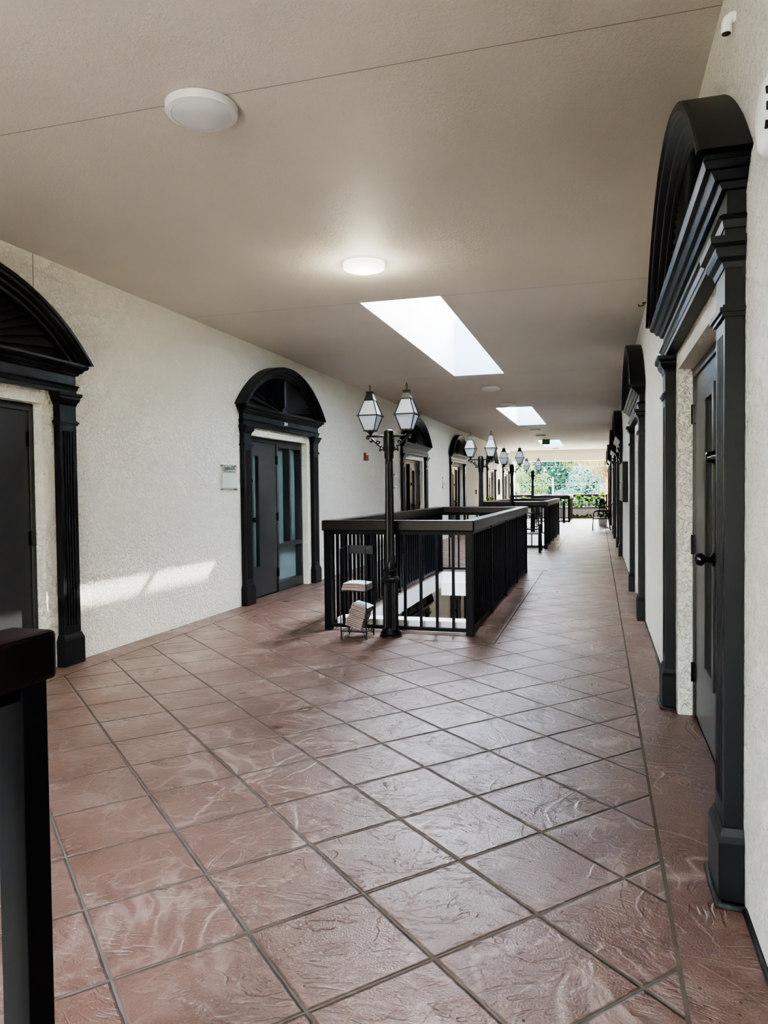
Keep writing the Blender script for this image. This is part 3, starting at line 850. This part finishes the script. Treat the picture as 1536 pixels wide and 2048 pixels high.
# newspapers
def newspaper(wd, dp, th, bend, mat_top):
    bm_ = MB(); n = 9; top = []; bot = []
    rings = []
    for i in range(n):
        x = -wd/2+wd*i/(n-1); f = i/(n-1)
        z = bend*sin(f*pi*1.5)*.5
        tt = th*(1-.15*sin(f*pi*2))
        rings.append([(x, -dp/2, z), (x, dp/2, z+.002), (x, dp/2, z+tt), (x, -dp/2, z+tt)])
    bm_.loft(rings)
    return bm_
def paper(name, wd, dp, th, bend, loc, rot, label, group, top):
    o = newspaper(wd, dp, th, bend, top).build(name, [M_PAPERE, top], None, smooth=True, autosmooth=40)
    for p in o.data.polygons:
        if p.normal.z > .6: p.material_index = 1
    o.location = loc; o.rotation_euler = rot
    return tag(o, label, 'newspaper', group)
bx, by = (RXA+RXB)/2, (RYA+RYB)/2
z = .477
for i, (th, bd) in enumerate(((.026, .010), (.020, .012), (.013, .014))):
    paper('newspaper', .245-.006*i, .235, th, bd, (bx+.004*i, by, z), (0, 0, .02*i), ['bottom folded newspaper of the small pile on the upper rack shelf', 'middle folded newspaper of the small pile on the upper rack shelf', 'top pale folded newspaper on the upper rack shelf'][i], 'newspapers on the upper shelf', M_PAPERB if i == 2 else M_PAPER)
    z += th+.0045
NB = 12
ang = .27
ORD = ['lowest', 'second lowest', 'third lowest', 'fourth lowest', 'fifth lowest', 'sixth lowest', 'sixth from the top', 'fifth from the top', 'fourth from the top', 'third from the top', 'second from the top', 'topmost pale']
for i in range(NB):
    th = .0138
    k = i/(NB-1)
    x = bx-.012+.060*k+random.uniform(-.006, .006)
    zz = .113+i*.0183
    paper('newspaper', .165, .21, th, .004, (x, by+random.uniform(-.008, .008), zz), (0, ang, random.uniform(-.015, .015)),
          ORD[i]+' newspaper in the leaning pile on the bottom rack shelf', 'newspapers leaning on the bottom shelf', M_PAPERB if i == NB-1 else M_PAPER)

# ------------------------------------------------------------------ wall signs and fittings
def wall_sign(name, label, y0, y1, z0, z1, rows, clear):
    t = thing(name, label, 'sign', (XL, (y0+y1)/2, z0), -pi/2)
    W, H = y1-y0, z1-z0
    m = MB(); m.box(-W/2, .022, 0, W/2, .027, H); m.build('acrylic_panel', M_PLAQ if clear else M_PLAQW, t)
    for sx in (-1, 1):
        for sz in (0, 1):
            m = MB(); cx, cz = sx*(W/2-.012), (.012 if not sz else H-.012)
            m.loft([[(cx+.011*cos(2*pi*i/12), v, cz+.011*sin(2*pi*i/12)) for i in range(12)] for v in (0, .034)])
            m.build('standoff', M_STEEL, t)
    if clear:
        m = MB(); m.box(-W/2+.012, .0195, .03, W/2-.012, .0215, H*.66); m.build('paper_insert', M_PLAQW, t)
    base = Matrix.Rotation(pi, 4, 'Z') @ Matrix.Rotation(pi/2, 4, 'X')
    for body, size, z, sx in rows:
        text_mesh(body, size, 'lettering', M_INK, t, Matrix.Translation((0, .0275, z)) @ base, .0005, sx=sx)
    if clear:
        m = MB(); m.box(-W/2+.03, .027, H*.815, W/2-.05, .028, H*.83); m.build('underline', M_INK, t)
    return t
wall_sign('suite_plaque', 'clear acrylic suite 204 plaque on the left wall beside the numbered doorcase', 7.90, 8.27, 1.472, 1.785,
          [('Suite 204', .068, .275, 1.0), ('MRP Research, Inc', .040, .228, 1.0)], True)
wall_sign('suite_plaque', 'small white plaque on left wall right behind the first lamp post', 15.62, 15.87, 1.49, 1.81, [], False)
wall_sign('suite_plaque', 'small pale plaque on left wall left of the fourth doorcase', 20.88, 21.3, 1.50, 1.81, [], False)
m = MB(); m.box(-.05, 0, -.05, .05, .006, .05)
# pale colour blots on the third plaque
pl3 = [o for o in S.objects if o.name.startswith('suite_plaque') and o.parent is None][-1]
m = MB(); m.box(-.15, .0275, .03, .15, .0285, .16); m.build('green_print', simple('green_print', (.30, .50, .28), .6), pl3)
m = MB(); m.box(-.15, .0275, .17, .05, .0285, .27); m.build('orange_print', simple('pale_print', (.70, .55, .40), .6), pl3)
pl2 = [o for o in S.objects if o.name.startswith('suite_plaque') and o.parent is None][-2]
m = MB(); m.box(-.08, .0275, .06, .08, .0285, .25); m.build('grey_print', simple('grey_print', (.45, .52, .47), .6), pl2)

def alarm(y0, y1, z0, z1, label):
    t = thing('fire_alarm', label, 'fire alarm', (XL, (y0+y1)/2, z0), -pi/2)
    W, H = y1-y0, z1-z0
    m = MB(); m.box(-W/2, 0, 0, W/2, .05, H); m.build('housing', M_RED, t, bevel=.008)
    m = MB(); m.box(-W/2+.02, .05, H*.72, W/2-.02, .062, H*.95); m.build('strobe_lens', M_PVC, t)
alarm(13.50, 13.68, 2.03, 2.18, 'red fire alarm on the left wall beside the first lamp lantern')
alarm(26.85, 27.05, 1.27, 1.43, 'small red alarm box on the left wall near the second lamp post')

t = thing('wall_cabinet', 'dark flat box mounted on the right wall after the second doorcase', 'wall cabinet', (XR, 14.1, 1.2), pi/2)
m = MB(); m.box(-.85, 0, 0, .85, .085, .70); m.build('case', M_CHAR, t, bevel=.005)
m = MB(); m.box(-.83, .086, .36, .83, .094, .69); m.build('cabinet_door', M_CHAR, t)
m = MB(); m.box(-.83, .086, .01, .83, .094, .34); m.build('cabinet_door', M_CHAR, t)
t = thing('wall_cabinet', 'dark box mounted on the left wall before the last doorcase', 'wall cabinet', (XL, 33.5, 1.2), -pi/2)
m = MB(); m.box(-.32, 0, 0, .32, .075, .70); m.build('case', M_CHAR, t, bevel=.005)
m = MB(); m.box(-.30, .076, .02, .30, .084, .68); m.build('cabinet_door', M_CHAR, t)

# white pipe elbow and round sensor on the right wall
t = thing('pipe_stub', 'short white plastic pipe elbow jutting from right wall near ceiling', 'pipe', (XR, 2.97, 3.135))
m = MB(); P = [(.0, 0, .022), (-.014, 0, .021), (-.026, 0, .012), (-.030, 0, -.005), (-.030, 0, -.035)]
m.tube(P, [.019, .019, .0195, .0195, .0195], 16); m.build('elbow', M_PVC, t, smooth=True, autosmooth=50)
m = MB(); m.lathe([(.0155, -.0358), (.015, -.0345)], (-.030, 0, 0), 16); m.build('pipe_bore', M_HOLE, t)
t = thing('wall_sensor', 'white round sensor on right wall, cut by the frame edge', 'sensor', (XR, 2.27, 2.47))
m = MB()
m.loft([[(-v, r*cos(2*pi*i/32), r*1.1*sin(2*pi*i/32)) for i in range(32)] for r, v in ((.10, 0), (.102, .02), (.098, .035), (.082, .046), (.045, .055), (.01, .057))])
m.build('dome', M_PVC, t, smooth=True)
for a in (2.75, 3.25, 3.75):
    m = MB(); m.rbox((-.045, .083*cos(a), .091*sin(a)), (.012, .006, .022), Matrix.Rotation(a, 3, 'X')); m.build('vent_slot', M_HW, t)
t = thing('cable_hook', 'tiny black cable hook at the ceiling edge above second right doorcase', 'hook', (XR-.02, 8.2, ZC))
m = MB(); m.tube([(0, 0, 0), (-.01, 0, -.03), (-.05, 0, -.035), (-.06, 0, -.015)], .006, 6); m.build('hook_arm', M_HW, t)
m = MB(); m.box(-.02, -.02, -.008, .02, .02, 0); m.build('hook_plate', M_HW, t)

# ------------------------------------------------------------------ bench and armchair
t = thing('garden_bench', 'ornate black metal bench with scrolled back before the middle railing', 'bench', (-1.90, 17.22, 0))
hw = .60
for s in (-1, 1):
    m = MB()
    m.tube([(s*hw, -.24, 0), (s*hw, -.24, .60)], .022, 8)
    m.tube([(s*hw, -.27, .61), (s*hw, -.20, .635), (s*hw, 0, .625), (s*hw, .20, .63)], .020, 8)
    m.tube([(s*hw, .26, 0), (s*hw, .20, .42), (s*hw, .25, .87)], .020, 8)
    m.tube([(s*hw, -.24, .41), (s*hw, .20, .42)], .014, 8)
    m.tube(spiral(0, 0, .07, .015, 0, 9) and [(s*hw, -.04+p[0], .53+p[2]) for p in spiral(0, 0, .07, .015, 0, 9)], .009, 6)
    m.build('end_frame', M_IRON, t, smooth=True)
for k in range(8):
    y = -.24+.44*k/7; m = MB(); m.box(-hw, y-.022, .41, hw, y+.022, .432); m.build('seat_slat', M_IRON, t)
m = MB()
m.tube([(-hw, .25, .87), (-.3, .25, .885), (0, .25, .89), (.3, .25, .885), (hw, .25, .87)], .017, 8)
m.tube([(-hw, .21, .50), (hw, .21, .50)], .015, 8)
for k in range(6):
    cx = -hw+.1+.2*k
    for cz, r, d in ((.60, .085, 1), (.77, .08, -1)):
        m.tube([(cx+p[0]*d, .23, cz+p[2]) for p in spiral(0, 0, r, .015, k, k+10)], .010, 6)
    m.tube([(cx+.1, .21, .50), (cx+.09, .23, .70), (cx+.1, .25, .88)], .008, 6)
m.build('scrolled_back', M_IRON, t, smooth=True)

t = thing('metal_armchair', 'black metal armchair with strap seat against the right wall', 'chair', (.09, 26.45, 0))
sw = .28
for s in (-1, 1):
    m = MB()
    m.tube([(-.30, s*sw, 0), (-.285, s*sw, .40), (-.27, s*sw, .58), (-.22, s*sw, .645), (-.12, s*sw, .66), (.24, s*sw, .645)], .018, 8)
    m.build('arm', M_IRON, t, smooth=True)
    m = MB(); m.tube([(.29, s*sw, 0), (.22, s*sw, .40), (.25, s*sw, .62), (.33, s*sw, .91)], .018, 8); m.build('rear_leg', M_IRON, t, smooth=True)
m = MB()
for s in (-1, 1): m.tube([(-.285, s*sw, .40), (.22, s*sw, .40)], .016, 8)
m.tube([(-.30, -sw, .40), (-.30, sw, .40)], .016, 8); m.tube([(.22, -sw, .40), (.22, sw, .40)], .016, 8)
m.build('seat_frame', M_IRON, t)
for k in range(6):
    x = -.25+.42*k/5; m = MB(); m.box(x-.03, -sw, .398, x+.03, sw, .418); m.build('seat_strap', M_IRON, t)
m = MB(); m.tube([(.33, -sw, .91), (.33, sw, .91)], .018, 8); m.tube([(.25, -sw, .52), (.25, sw, .52)], .011, 8)
for k in range(7):
    y = -sw+2*sw*(k+1)/8; m.tube([(.245, y, .52), (.285, y, .72), (.33, y, .91)], .010, 6)
m.build('backrest', M_IRON, t)

# ------------------------------------------------------------------ plants
def leaf(m, base, d, up, L, W, heart=True):
    d = d.normalized(); s = d.cross(up).normalized(); nrm = s.cross(d).normalized()
    pr = [(0, 0), (.12, .36), (.35, .5), (.65, .36), (1.0, 0)] if heart else [(0, 0), (.3, .5), (.6, .42), (1, 0)]
    Lf = [base+d*L*a+s*W*b-nrm*L*.25*a*a for a, b in pr]
    Rt = [base+d*L*a-s*W*b-nrm*L*.25*a*a for a, b in pr[1:-1]]
    m.bm.faces.new([m.bm.verts.new(p) for p in Lf+Rt[::-1]])
def foliage(n, rx, ry, rz, L, seed, up=True, base=(0, 0, 0)):
    rnd = random.Random(seed); m = MB()
    for _ in range(n):
        th = rnd.uniform(0, 2*pi); ph = math.acos(rnd.uniform(-.1 if up else -1, 1)); q = rnd.uniform(.55, 1)**.5
        n_ = Vector((sin(ph)*cos(th), sin(ph)*sin(th), cos(ph)))
        p = Vector((n_.x*rx*q, n_.y*ry*q, n_.z*rz*q))+Vector(base)
        d = (n_+Vector((rnd.uniform(-.7, .7), rnd.uniform(-.7, .7), rnd.uniform(-.6, .4))))
        leaf(m, p, d, Vector((rnd.uniform(-.3, .3), rnd.uniform(-.3, .3), 1)), L*rnd.uniform(.7, 1.25), L*rnd.uniform(.65, .95))
    return m
def blobs(n, lobes, L, seed, heart=False):
    """leaf quads scattered on several lobes ((x,y,z),(rx,ry,rz))"""
    rnd = random.Random(seed); m = MB()
    vol = [l[1][0]*l[1][1]*l[1][2] for l in lobes]
    for _ in range(n):
        c, r = rnd.choices(lobes, [v**.66 for v in vol])[0]
        th = rnd.uniform(0, 2*pi); z = rnd.uniform(-1, 1); q = rnd.uniform(.5, 1)**.4
        s = sqrt(1-z*z); n_ = Vector((s*cos(th), s*sin(th), z))
        p = Vector((c[0]+n_.x*r[0]*q, c[1]+n_.y*r[1]*q, c[2]+n_.z*r[2]*q))
        d = n_+Vector((rnd.uniform(-1, 1), rnd.uniform(-1, 1), rnd.uniform(-1, .5)))
        leaf(m, p, d, Vector((rnd.uniform(-.5, .5), rnd.uniform(-.5, .5), 1)), L*rnd.uniform(.6, 1.3), L*rnd.uniform(.35, .6), heart)
    return m
# end planter
PX0, PX1, PY0, PY1, PH = -3.95, .355, 36.95, 37.45, .52
t = thing('planter_box', 'long low beige grooved planter box along the far railing', 'planter', ((PX0+PX1)/2, (PY0+PY1)/2, 0))
hx, hy = (PX1-PX0)/2, (PY1-PY0)/2
m = MB(); m.box(-hx, -hy, 0, hx, hy, PH-.05)
nb = 62
for k in range(nb):
    x = -hx+2*hx*(k+.5)/nb; m.box(x-.028, -hy-.008, .03, x+.028, -hy, PH-.05)
m.build('box', M_PLANTER, t)
m = MB()
m.box(-hx-.03, -hy-.03, PH-.05, hx+.0, -hy+.04, PH); m.box(-hx-.03, hy-.04, PH-.05, hx, hy+.03, PH); m.box(-hx-.03, -hy+.04, PH-.05, -hx+.03, hy-.04, PH); m.box(hx-.05, -hy+.04, PH-.05, hx, hy-.04, PH)
m.build('rim', M_PRIM, t)
m = MB(); m.box(-hx+.03, -hy+.04, PH-.08, hx-.05, hy-.04, PH-.03); m.build('soil', M_SOIL, t)
spots = [(-3.6, .24), (-3.02, .26), (-2.45, .25), (-1.9, .27), (-1.38, .25), (-.98, .30), (-.62, .25), (-.28, .26), (.02, .22)]
PLAB = ['leafy green pothos at the left end of the planter', 'leafy green pothos second from the planter left end', 'leafy green pothos third from the planter left end', 'leafy green pothos behind the farthest railing',
        'leafy green pothos beside the right post of the farthest railing', 'tallest leafy pothos clump right of the farthest railing', 'leafy pothos near the middle of the open planter stretch', 'leafy pothos left of the potted dark plant', 'leafy pothos clump at the right end of the planter']
for i, (x, h) in enumerate(spots):
    m = foliage(120, .19, .24, h*1.5, .14, 50+i, base=(0, 0, .10)); m.tube([(0, 0, 0), (0, 0, .2)], .01, 6)
    o = m.build('pothos_plant', M_POTH, None); o.location = (x, (PY0+PY1)/2-.03, PH+.004)
    tag(o, PLAB[i], 'plant', 'pothos plants in the end planter')
# tall yellow-green shoots at the right end
m = foliage(45, .11, .13, .42, .11, 77, base=(0, 0, .30)); m.tube([(0, 0, 0), (.02, 0, .3)], .012, 6)
o = m.build('pothos_plant', M_YEL, None); o.location = (.17, 37.2, PH+.004)
tag(o, 'tall yellow green shoot rising beside the right wall above the planter', 'plant', 'pothos plants in the end planter')
# trailing vine at the foot of the planter
m = MB(); rnd = random.Random(5)
for k in range(40):
    x = rnd.uniform(-1.2, -.35); z = abs(rnd.gauss(.05, .06))
    leaf(m, Vector((x, 36.90-rnd.uniform(0, .08), z)), Vector((rnd.uniform(-1, 1), -.4, rnd.uniform(.1, 1))), Vector((0, -1, .4)), .10, .07)
tag(m.build('creeping_plant', M_POTH), 'low green creeper at the foot of the planter box', 'plant')

# potted dark plant under the armchair line
t = thing('potted_plant', 'dark leafy plant in a square pale pot behind the metal armchair', 'potted plant', (.14, 29.15, 0))
m = MB(); m.loft([[(-a, -a, z), (a, -a, z), (a, a, z), (-a, a, z)] for a, z in ((.145, 0), (.175, .30), (.175, .34), (.15, .34), (.145, .30))]); m.build('square_pot', M_POT, t)
m = foliage(190, .17, .2, .62, .11, 91, base=(0, 0, .40)); m.tube([(0, 0, .25), (0, 0, .6)], .015, 6); m.build('foliage', M_DKL, t)
m = MB(); rnd = random.Random(3)
for k in range(16): leaf(m, Vector((.12+rnd.uniform(-.05, .05), -.2+rnd.uniform(-.04, .04), .55+rnd.uniform(-.07, .07))), Vector((rnd.uniform(-1, 1), -1, rnd.uniform(-1, 1))), Vector((0, 0, 1)), .07, .05)
m.build('red_blossom', M_RED, t)
# yellow-green plant at the left wall behind the second lamp post
t = thing('potted_plant', 'yellow green plant in a pot by the left wall behind the second lamp post', 'potted plant', (-3.95, 27.4, 0))
m = MB(); m.lathe([(.14, 0), (.19, .36), (.20, .40), (.17, .40), (.16, .34)], seg=24); m.build('round_pot', M_POT, t, smooth=True, autosmooth=40)
m = foliage(60, .22, .22, .55, .17, 12, base=(0, 0, .55)); m.tube([(0, 0, .3), (0, 0, .9)], .015, 6); m.build('foliage', M_YEL, t)
# climbing vine at the far left end
m = MB(); rnd = random.Random(15)
pts = [(XL+.13+.03*sin(k), 36.95+.05*cos(k*1.7), .52+k*.1) for k in range(15)]
m.tube(pts, .012, 6)
for p in pts:
    for _ in range(7):
        leaf(m, Vector(p), Vector((rnd.uniform(.1, 1), rnd.uniform(-1, .3), rnd.uniform(-.6, .6))), Vector((.3, 0, 1)), .15, .11)
o = m.build('climbing_vine', M_POTH); tag(o, 'green vine climbing the left wall at the far end', 'vine')
# slim black stand at the far railing
t = thing('ash_receptacle', 'slim black upright receptacle in front of the farthest railing', 'receptacle', (-1.43, 31.95, 0))
m = MB(); m.box(-.055, -.055, 0, .055, .055, .86); m.build('column', M_IRON, t, bevel=.006)
m = MB(); m.box(-.062, -.062, .86, .062, .062, .92); m.build('lid', M_HW, t, bevel=.006)

# dead leaf crumbs on the right border strip
m = MB(); rnd = random.Random(21)
for k in range(46):
    near = k < 34
    x = rnd.uniform(.25, .42) if near else rnd.uniform(-.3, .3); y = rnd.uniform(1.75, 2.35) if near else rnd.uniform(1.7, 3.2)
    a = rnd.uniform(0, pi); r = rnd.uniform(.002, .0055)
    m.poly([(x+r*cos(a)*1.5, y+r*sin(a)*1.5, .004), (x-r*sin(a), y+r*cos(a), .006), (x-r*cos(a)*1.5, y-r*sin(a)*1.5, .004), (x+r*sin(a), y-r*cos(a), .005)])
o = m.build('litter_crumbs', simple('dry_leaf_crumb', (.05, .03, .02), .9)); tag(o, 'dark dry leaf crumbs scattered on the floor near the right wall', 'litter', kind='stuff')

# ------------------------------------------------------------------ outside beyond the far end
m = MB(); m.box(-60, YE-2, ZL-.3, 60, 140, ZL-.02); m.box(-60, -60, ZL-.3, 60, YE-2, ZL-.02)
tag(m.build('ground', M_GROUND), kind='structure')
m = MB(); m.poly([(XL-.1, YB, ZL), (XR+.1, YB, ZL), (XR+.1, YE, ZL), (XL-.1, YE, ZL)])
tag(m.build('floor_lower', M_LFLOOR), kind='structure')
def tree(label, x, y, lobes, n, L, mat, trunk, seed, lean=0):
    t = thing('tree', label, 'tree', (x, y, ZL-.02), group='trees beyond the far end')
    lobes = [((a, b, c+.33), r_) for (a, b, c), r_ in lobes]
    if trunk:
        m = MB(); h = trunk[1]; m.tube([(0, 0, 0), (lean*.4, 0, h*.4), (lean, 0, h)], [trunk[0], trunk[0]*.85, trunk[0]*.6], 12); m.build('trunk', M_BARK, t, smooth=True)
    blobs(n, lobes, L, seed).build('crown', mat, t)
    return t
G = -ZL
tree('tall deep green tree in the middle of the far view', -2.6, 62, [((0, 0, 6.5), (3.2, 2.4, 3.2)), ((-1.5, .5, 4.0), (2.4, 2, 2.4)), ((1.8, 0, 4.2), (2.2, 2, 2.6))], 9000, .36, M_T1, (.25, 4), 31)
tree('pale feathery bush filling the right of the far view', -.3, 49, [((0, 0, 4.6), (2.1, 1.6, 1.9)), ((-1.5, -.2, 3.5), (1.5, 1.3, 1.6)), ((1.7, 0, 4.7), (1.7, 1.4, 1.8)), ((0, 0, 2.4), (2.8, 1.4, 1.8)), ((-1.9, 0, 4.3), (.9, .9, .8)), ((.9, -.3, 6.2), (1.0, .9, .7)), ((-.7, 0, 6.0), (.8, .8, .7)), ((2.4, 0, 5.8), (.9, .9, .8))], 11500, .18, M_T2, (.12, 3), 32)
tree('lime green young tree left of the farthest lamp post', -4.35, 47, [((0, 0, 5.4), (.9, .8, .8)), ((.6, 0, 4.6), (.7, .7, .6)), ((-.4, .1, 6.4), (.8, .7, .7)), ((.9, 0, 5.6), (.6, .6, .5))], 1500, .20, M_T3, (.07, 5.5), 33)
tree('bluish green tree behind the lime tree at left', -8.3, 72, [((0, 0, 6.2), (2.8, 2, 3.3)), ((2.0, 0, 4.5), (2.0, 2, 2.4))], 6500, .38, M_T4, (.25, 5), 34)
tree('yellowish tree top above the pale bush at right', .2, 58, [((0, 0, 8.0), (2.6, 1.8, 1.5)), ((-1.6, 0, 7.8), (1.6, 1.5, 1.2)), ((1.5, 0, 5.2), (1.8, 1.5, 2.0))], 3800, .26, M_T3, (.2, 6), 35)
tree('dense dark tree at far left of the view', -13.0, 76, [((0, 0, 6), (3.4, 2.5, 4.5))], 3000, .4, M_T1, (.3, 5), 36)
tree('broad dense tree behind everything at right', 3.0, 80, [((0, 0, 6), (4.2, 2.5, 4.8)), ((-3.5, 2, 4), (2.5, 2, 3))], 9000, .7, M_T4, (.3, 5), 37)
for x, ln, lab in ((-5.35, -.7, 'pale leaning bare trunk at left of the far view'), (-5.0, -.55, 'second pale leaning trunk beside the first at left')):
    t = thing('tree', lab, 'tree', (x, 50 if ln < -.6 else 52, ZL-.02), group='pale leaning trunks')
    m = MB(); m.tube([(0, 0, 0), (ln*.4, 0, 3.4), (ln, 0, 6.2)], [.16, .13, .09], 10); m.build('trunk', M_BARK, t, smooth=True)
    blobs(260, [((ln, 0, 6.8), (.8, .7, .8))], .25, 60, False).build('crown', M_T3, t)
tree('broad dark tree closing the view in the middle', -6.0, 91, [((0, 0, 5), (5, 2.5, 5.5)), ((-5, 0, 4), (4, 2, 4.5)), ((4.5, 0, 4), (3, 2, 4.5))], 12000, .8, M_T1, (.3, 5), 38)
# orange palm at the right edge
t = thing('palm_tree', 'orange barked palm with dry hanging fronds at the right edge of the far view', 'palm tree', (.62, 44.5, ZL-.02))
m = MB(); prof = []
for k in range(42): z = k*.19; prof += [(.30, z), (.265, z+.17)]
m.lathe(prof, seg=14); m.build('trunk', M_PALMT, t)
m = MB(); rnd = random.Random(8)
for k in range(420):
    a = rnd.uniform(0, 2*pi); r = .28+rnd.random()**2*1.9; z = 7.63-.45*(2.2-r)*rnd.random()-rnd.uniform(0, .5)
    d = Vector((rnd.uniform(-.25, .25), rnd.uniform(-.25, .25), -1)); leaf(m, Vector((r*cos(a), r*sin(a), z)), d, Vector((cos(a), sin(a), .1)), rnd.uniform(.4, .9), .07, False)
m.build('dry_frond_skirt', M_FROND, t)
# utility pole and cables
t = thing('utility_pole', 'slim pale pole standing among the trees', 'pole', (-3.05, 52, ZL-.02))
m = MB(); m.tube([(0, 0, 0), (0, 0, 6.2)], [.09, .06], 10); m.build('shaft', M_POLE, t)
m = MB(); m.tube([(0, 0, 6.15), (.0, -.3, 6.3), (0, -.6, 6.3)], .03, 8); m.build('lamp_arm', M_POLE, t)
for z, lab in ((2.65, 'upper pale cable crossing in front of the trees'), (1.69, 'lower pale cable crossing in front of the trees')):
    m = MB(); m.tube([(-9, 41.5, z+.03), (-4, 41.5, z), (1, 41.5, z-.03), (6, 41.5, z)], .007, 6)
    tag(m.build('overhead_cable', M_POLE), lab, 'cable', 'cables outside')

# ------------------------------------------------------------------ light
W = bpy.data.worlds.new('World'); S.world = W; W.use_nodes = True
nt = W.node_tree; bg = nt.nodes['Background']
sky = nt.nodes.new('ShaderNodeTexSky'); sky.sky_type = 'NISHITA'; sky.sun_disc = False
sdir = Vector((.726, 1.24, 1.0)).normalized()     # towards the sun
sky.sun_elevation = math.asin(sdir.z); sky.sun_rotation = math.atan2(sdir.x, sdir.y)
sky.air_density = 1.2; sky.dust_density = 2.5; sky.ozone_density = 1.0
mixs = nt.nodes.new('ShaderNodeMixRGB'); mixs.inputs[0].default_value = .8; mixs.inputs[2].default_value = (.915, .87, .785, 1)
nt.links.new(sky.outputs[0], mixs.inputs[1])
tc = nt.nodes.new('ShaderNodeTexCoord'); sp = nt.nodes.new('ShaderNodeSeparateXYZ'); nt.links.new(tc.outputs['Generated'], sp.inputs[0])
zen = nt.nodes.new('ShaderNodeMapRange'); zen.inputs['From Min'].default_value = -.05; zen.inputs['From Max'].default_value = .9
zen.inputs['To Min'].default_value = .45; zen.inputs['To Max'].default_value = 3.0
nt.links.new(sp.outputs[2], zen.inputs['Value']); nt.links.new(zen.outputs[0], bg.inputs[1])
nt.links.new(mixs.outputs[0], bg.inputs[0])
sun = bpy.data.lights.new('sun', 'SUN'); sun.energy = 2.0; sun.angle = radians(.6); sun.color = (1, .93, .80)
so = bpy.data.objects.new('sun', sun); COL.objects.link(so); so.rotation_euler = sdir.to_track_quat('Z', 'Y').to_euler()
def portal(loc, rot, sx, sy):
    l = bpy.data.lights.new('sky_portal', 'AREA'); l.shape = 'RECTANGLE'; l.size = sx; l.size_y = sy; l.cycles.is_portal = True
    o = bpy.data.objects.new('sky_portal', l); COL.objects.link(o); o.location = loc; o.rotation_euler = rot
for x0, x1, y0, y1 in SKY: portal(((x0+x1)/2, (y0+y1)/2, ZSK+.045), (0, 0, 0), x1-x0, y1-y0)
portal(((XL+XR)/2, YE+.32, 1.4), (-pi/2, 0, 0), XR-XL, 2.9)
portal(((XL+XR)/2, YB-.12, 1.825), (pi/2, 0, 0), XR-XL, 2.15)
# the lit ceiling lamp really gives light
pl = bpy.data.lights.new('ceiling_lamp', 'POINT'); pl.energy = 1.3; pl.color = (1, .92, .66); pl.shadow_soft_size = .12
po = bpy.data.objects.new('ceiling_lamp', pl); COL.objects.link(po); po.location = (-1.92, 6.02, ZC-.16)

# ------------------------------------------------------------------ camera
yaw, pit, rol, F = .28537161, .02948355, -.01122468, 1466.37
f = Vector((-sin(yaw)*cos(pit), cos(yaw)*cos(pit), -sin(pit))); r = Vector((cos(yaw), sin(yaw), 0)); u = r.cross(f)
R = r*cos(rol)+u*sin(rol); U = -r*sin(rol)+u*cos(rol)
cam = bpy.data.cameras.new('camera'); cam.sensor_fit = 'VERTICAL'; cam.sensor_height = 24; cam.lens = F/2048*24; cam.clip_start = .02; cam.clip_end = 500
co = bpy.data.objects.new('camera', cam); COL.objects.link(co)
co.matrix_world = Matrix(((R.x, U.x, -f.x, 0), (R.y, U.y, -f.y, 0), (R.z, U.z, -f.z, 1.45), (0, 0, 0, 1)))
S.camera = co
S.cycles.use_denoising = True
S.cycles.max_bounces = 14; S.cycles.diffuse_bounces = 8; S.cycles.transparent_max_bounces = 12
S.cycles.sample_clamp_indirect = 6
S.view_settings.view_transform = 'AgX'
vs = S.view_settings; vs.use_curve_mapping = True      # phone style highlight roll-off
cv = vs.curve_mapping.curves[3]
for px, py in ((.03, .031), (.06, .054), (.15, .088), (.40, .130)): cv.points.new(px, py)
cv.points[len(cv.points)-1].location = (1.0, .19)
vs.curve_mapping.update()
S.view_settings.exposure = 4.42
S.view_settings.look = 'AgX - High Contrast'
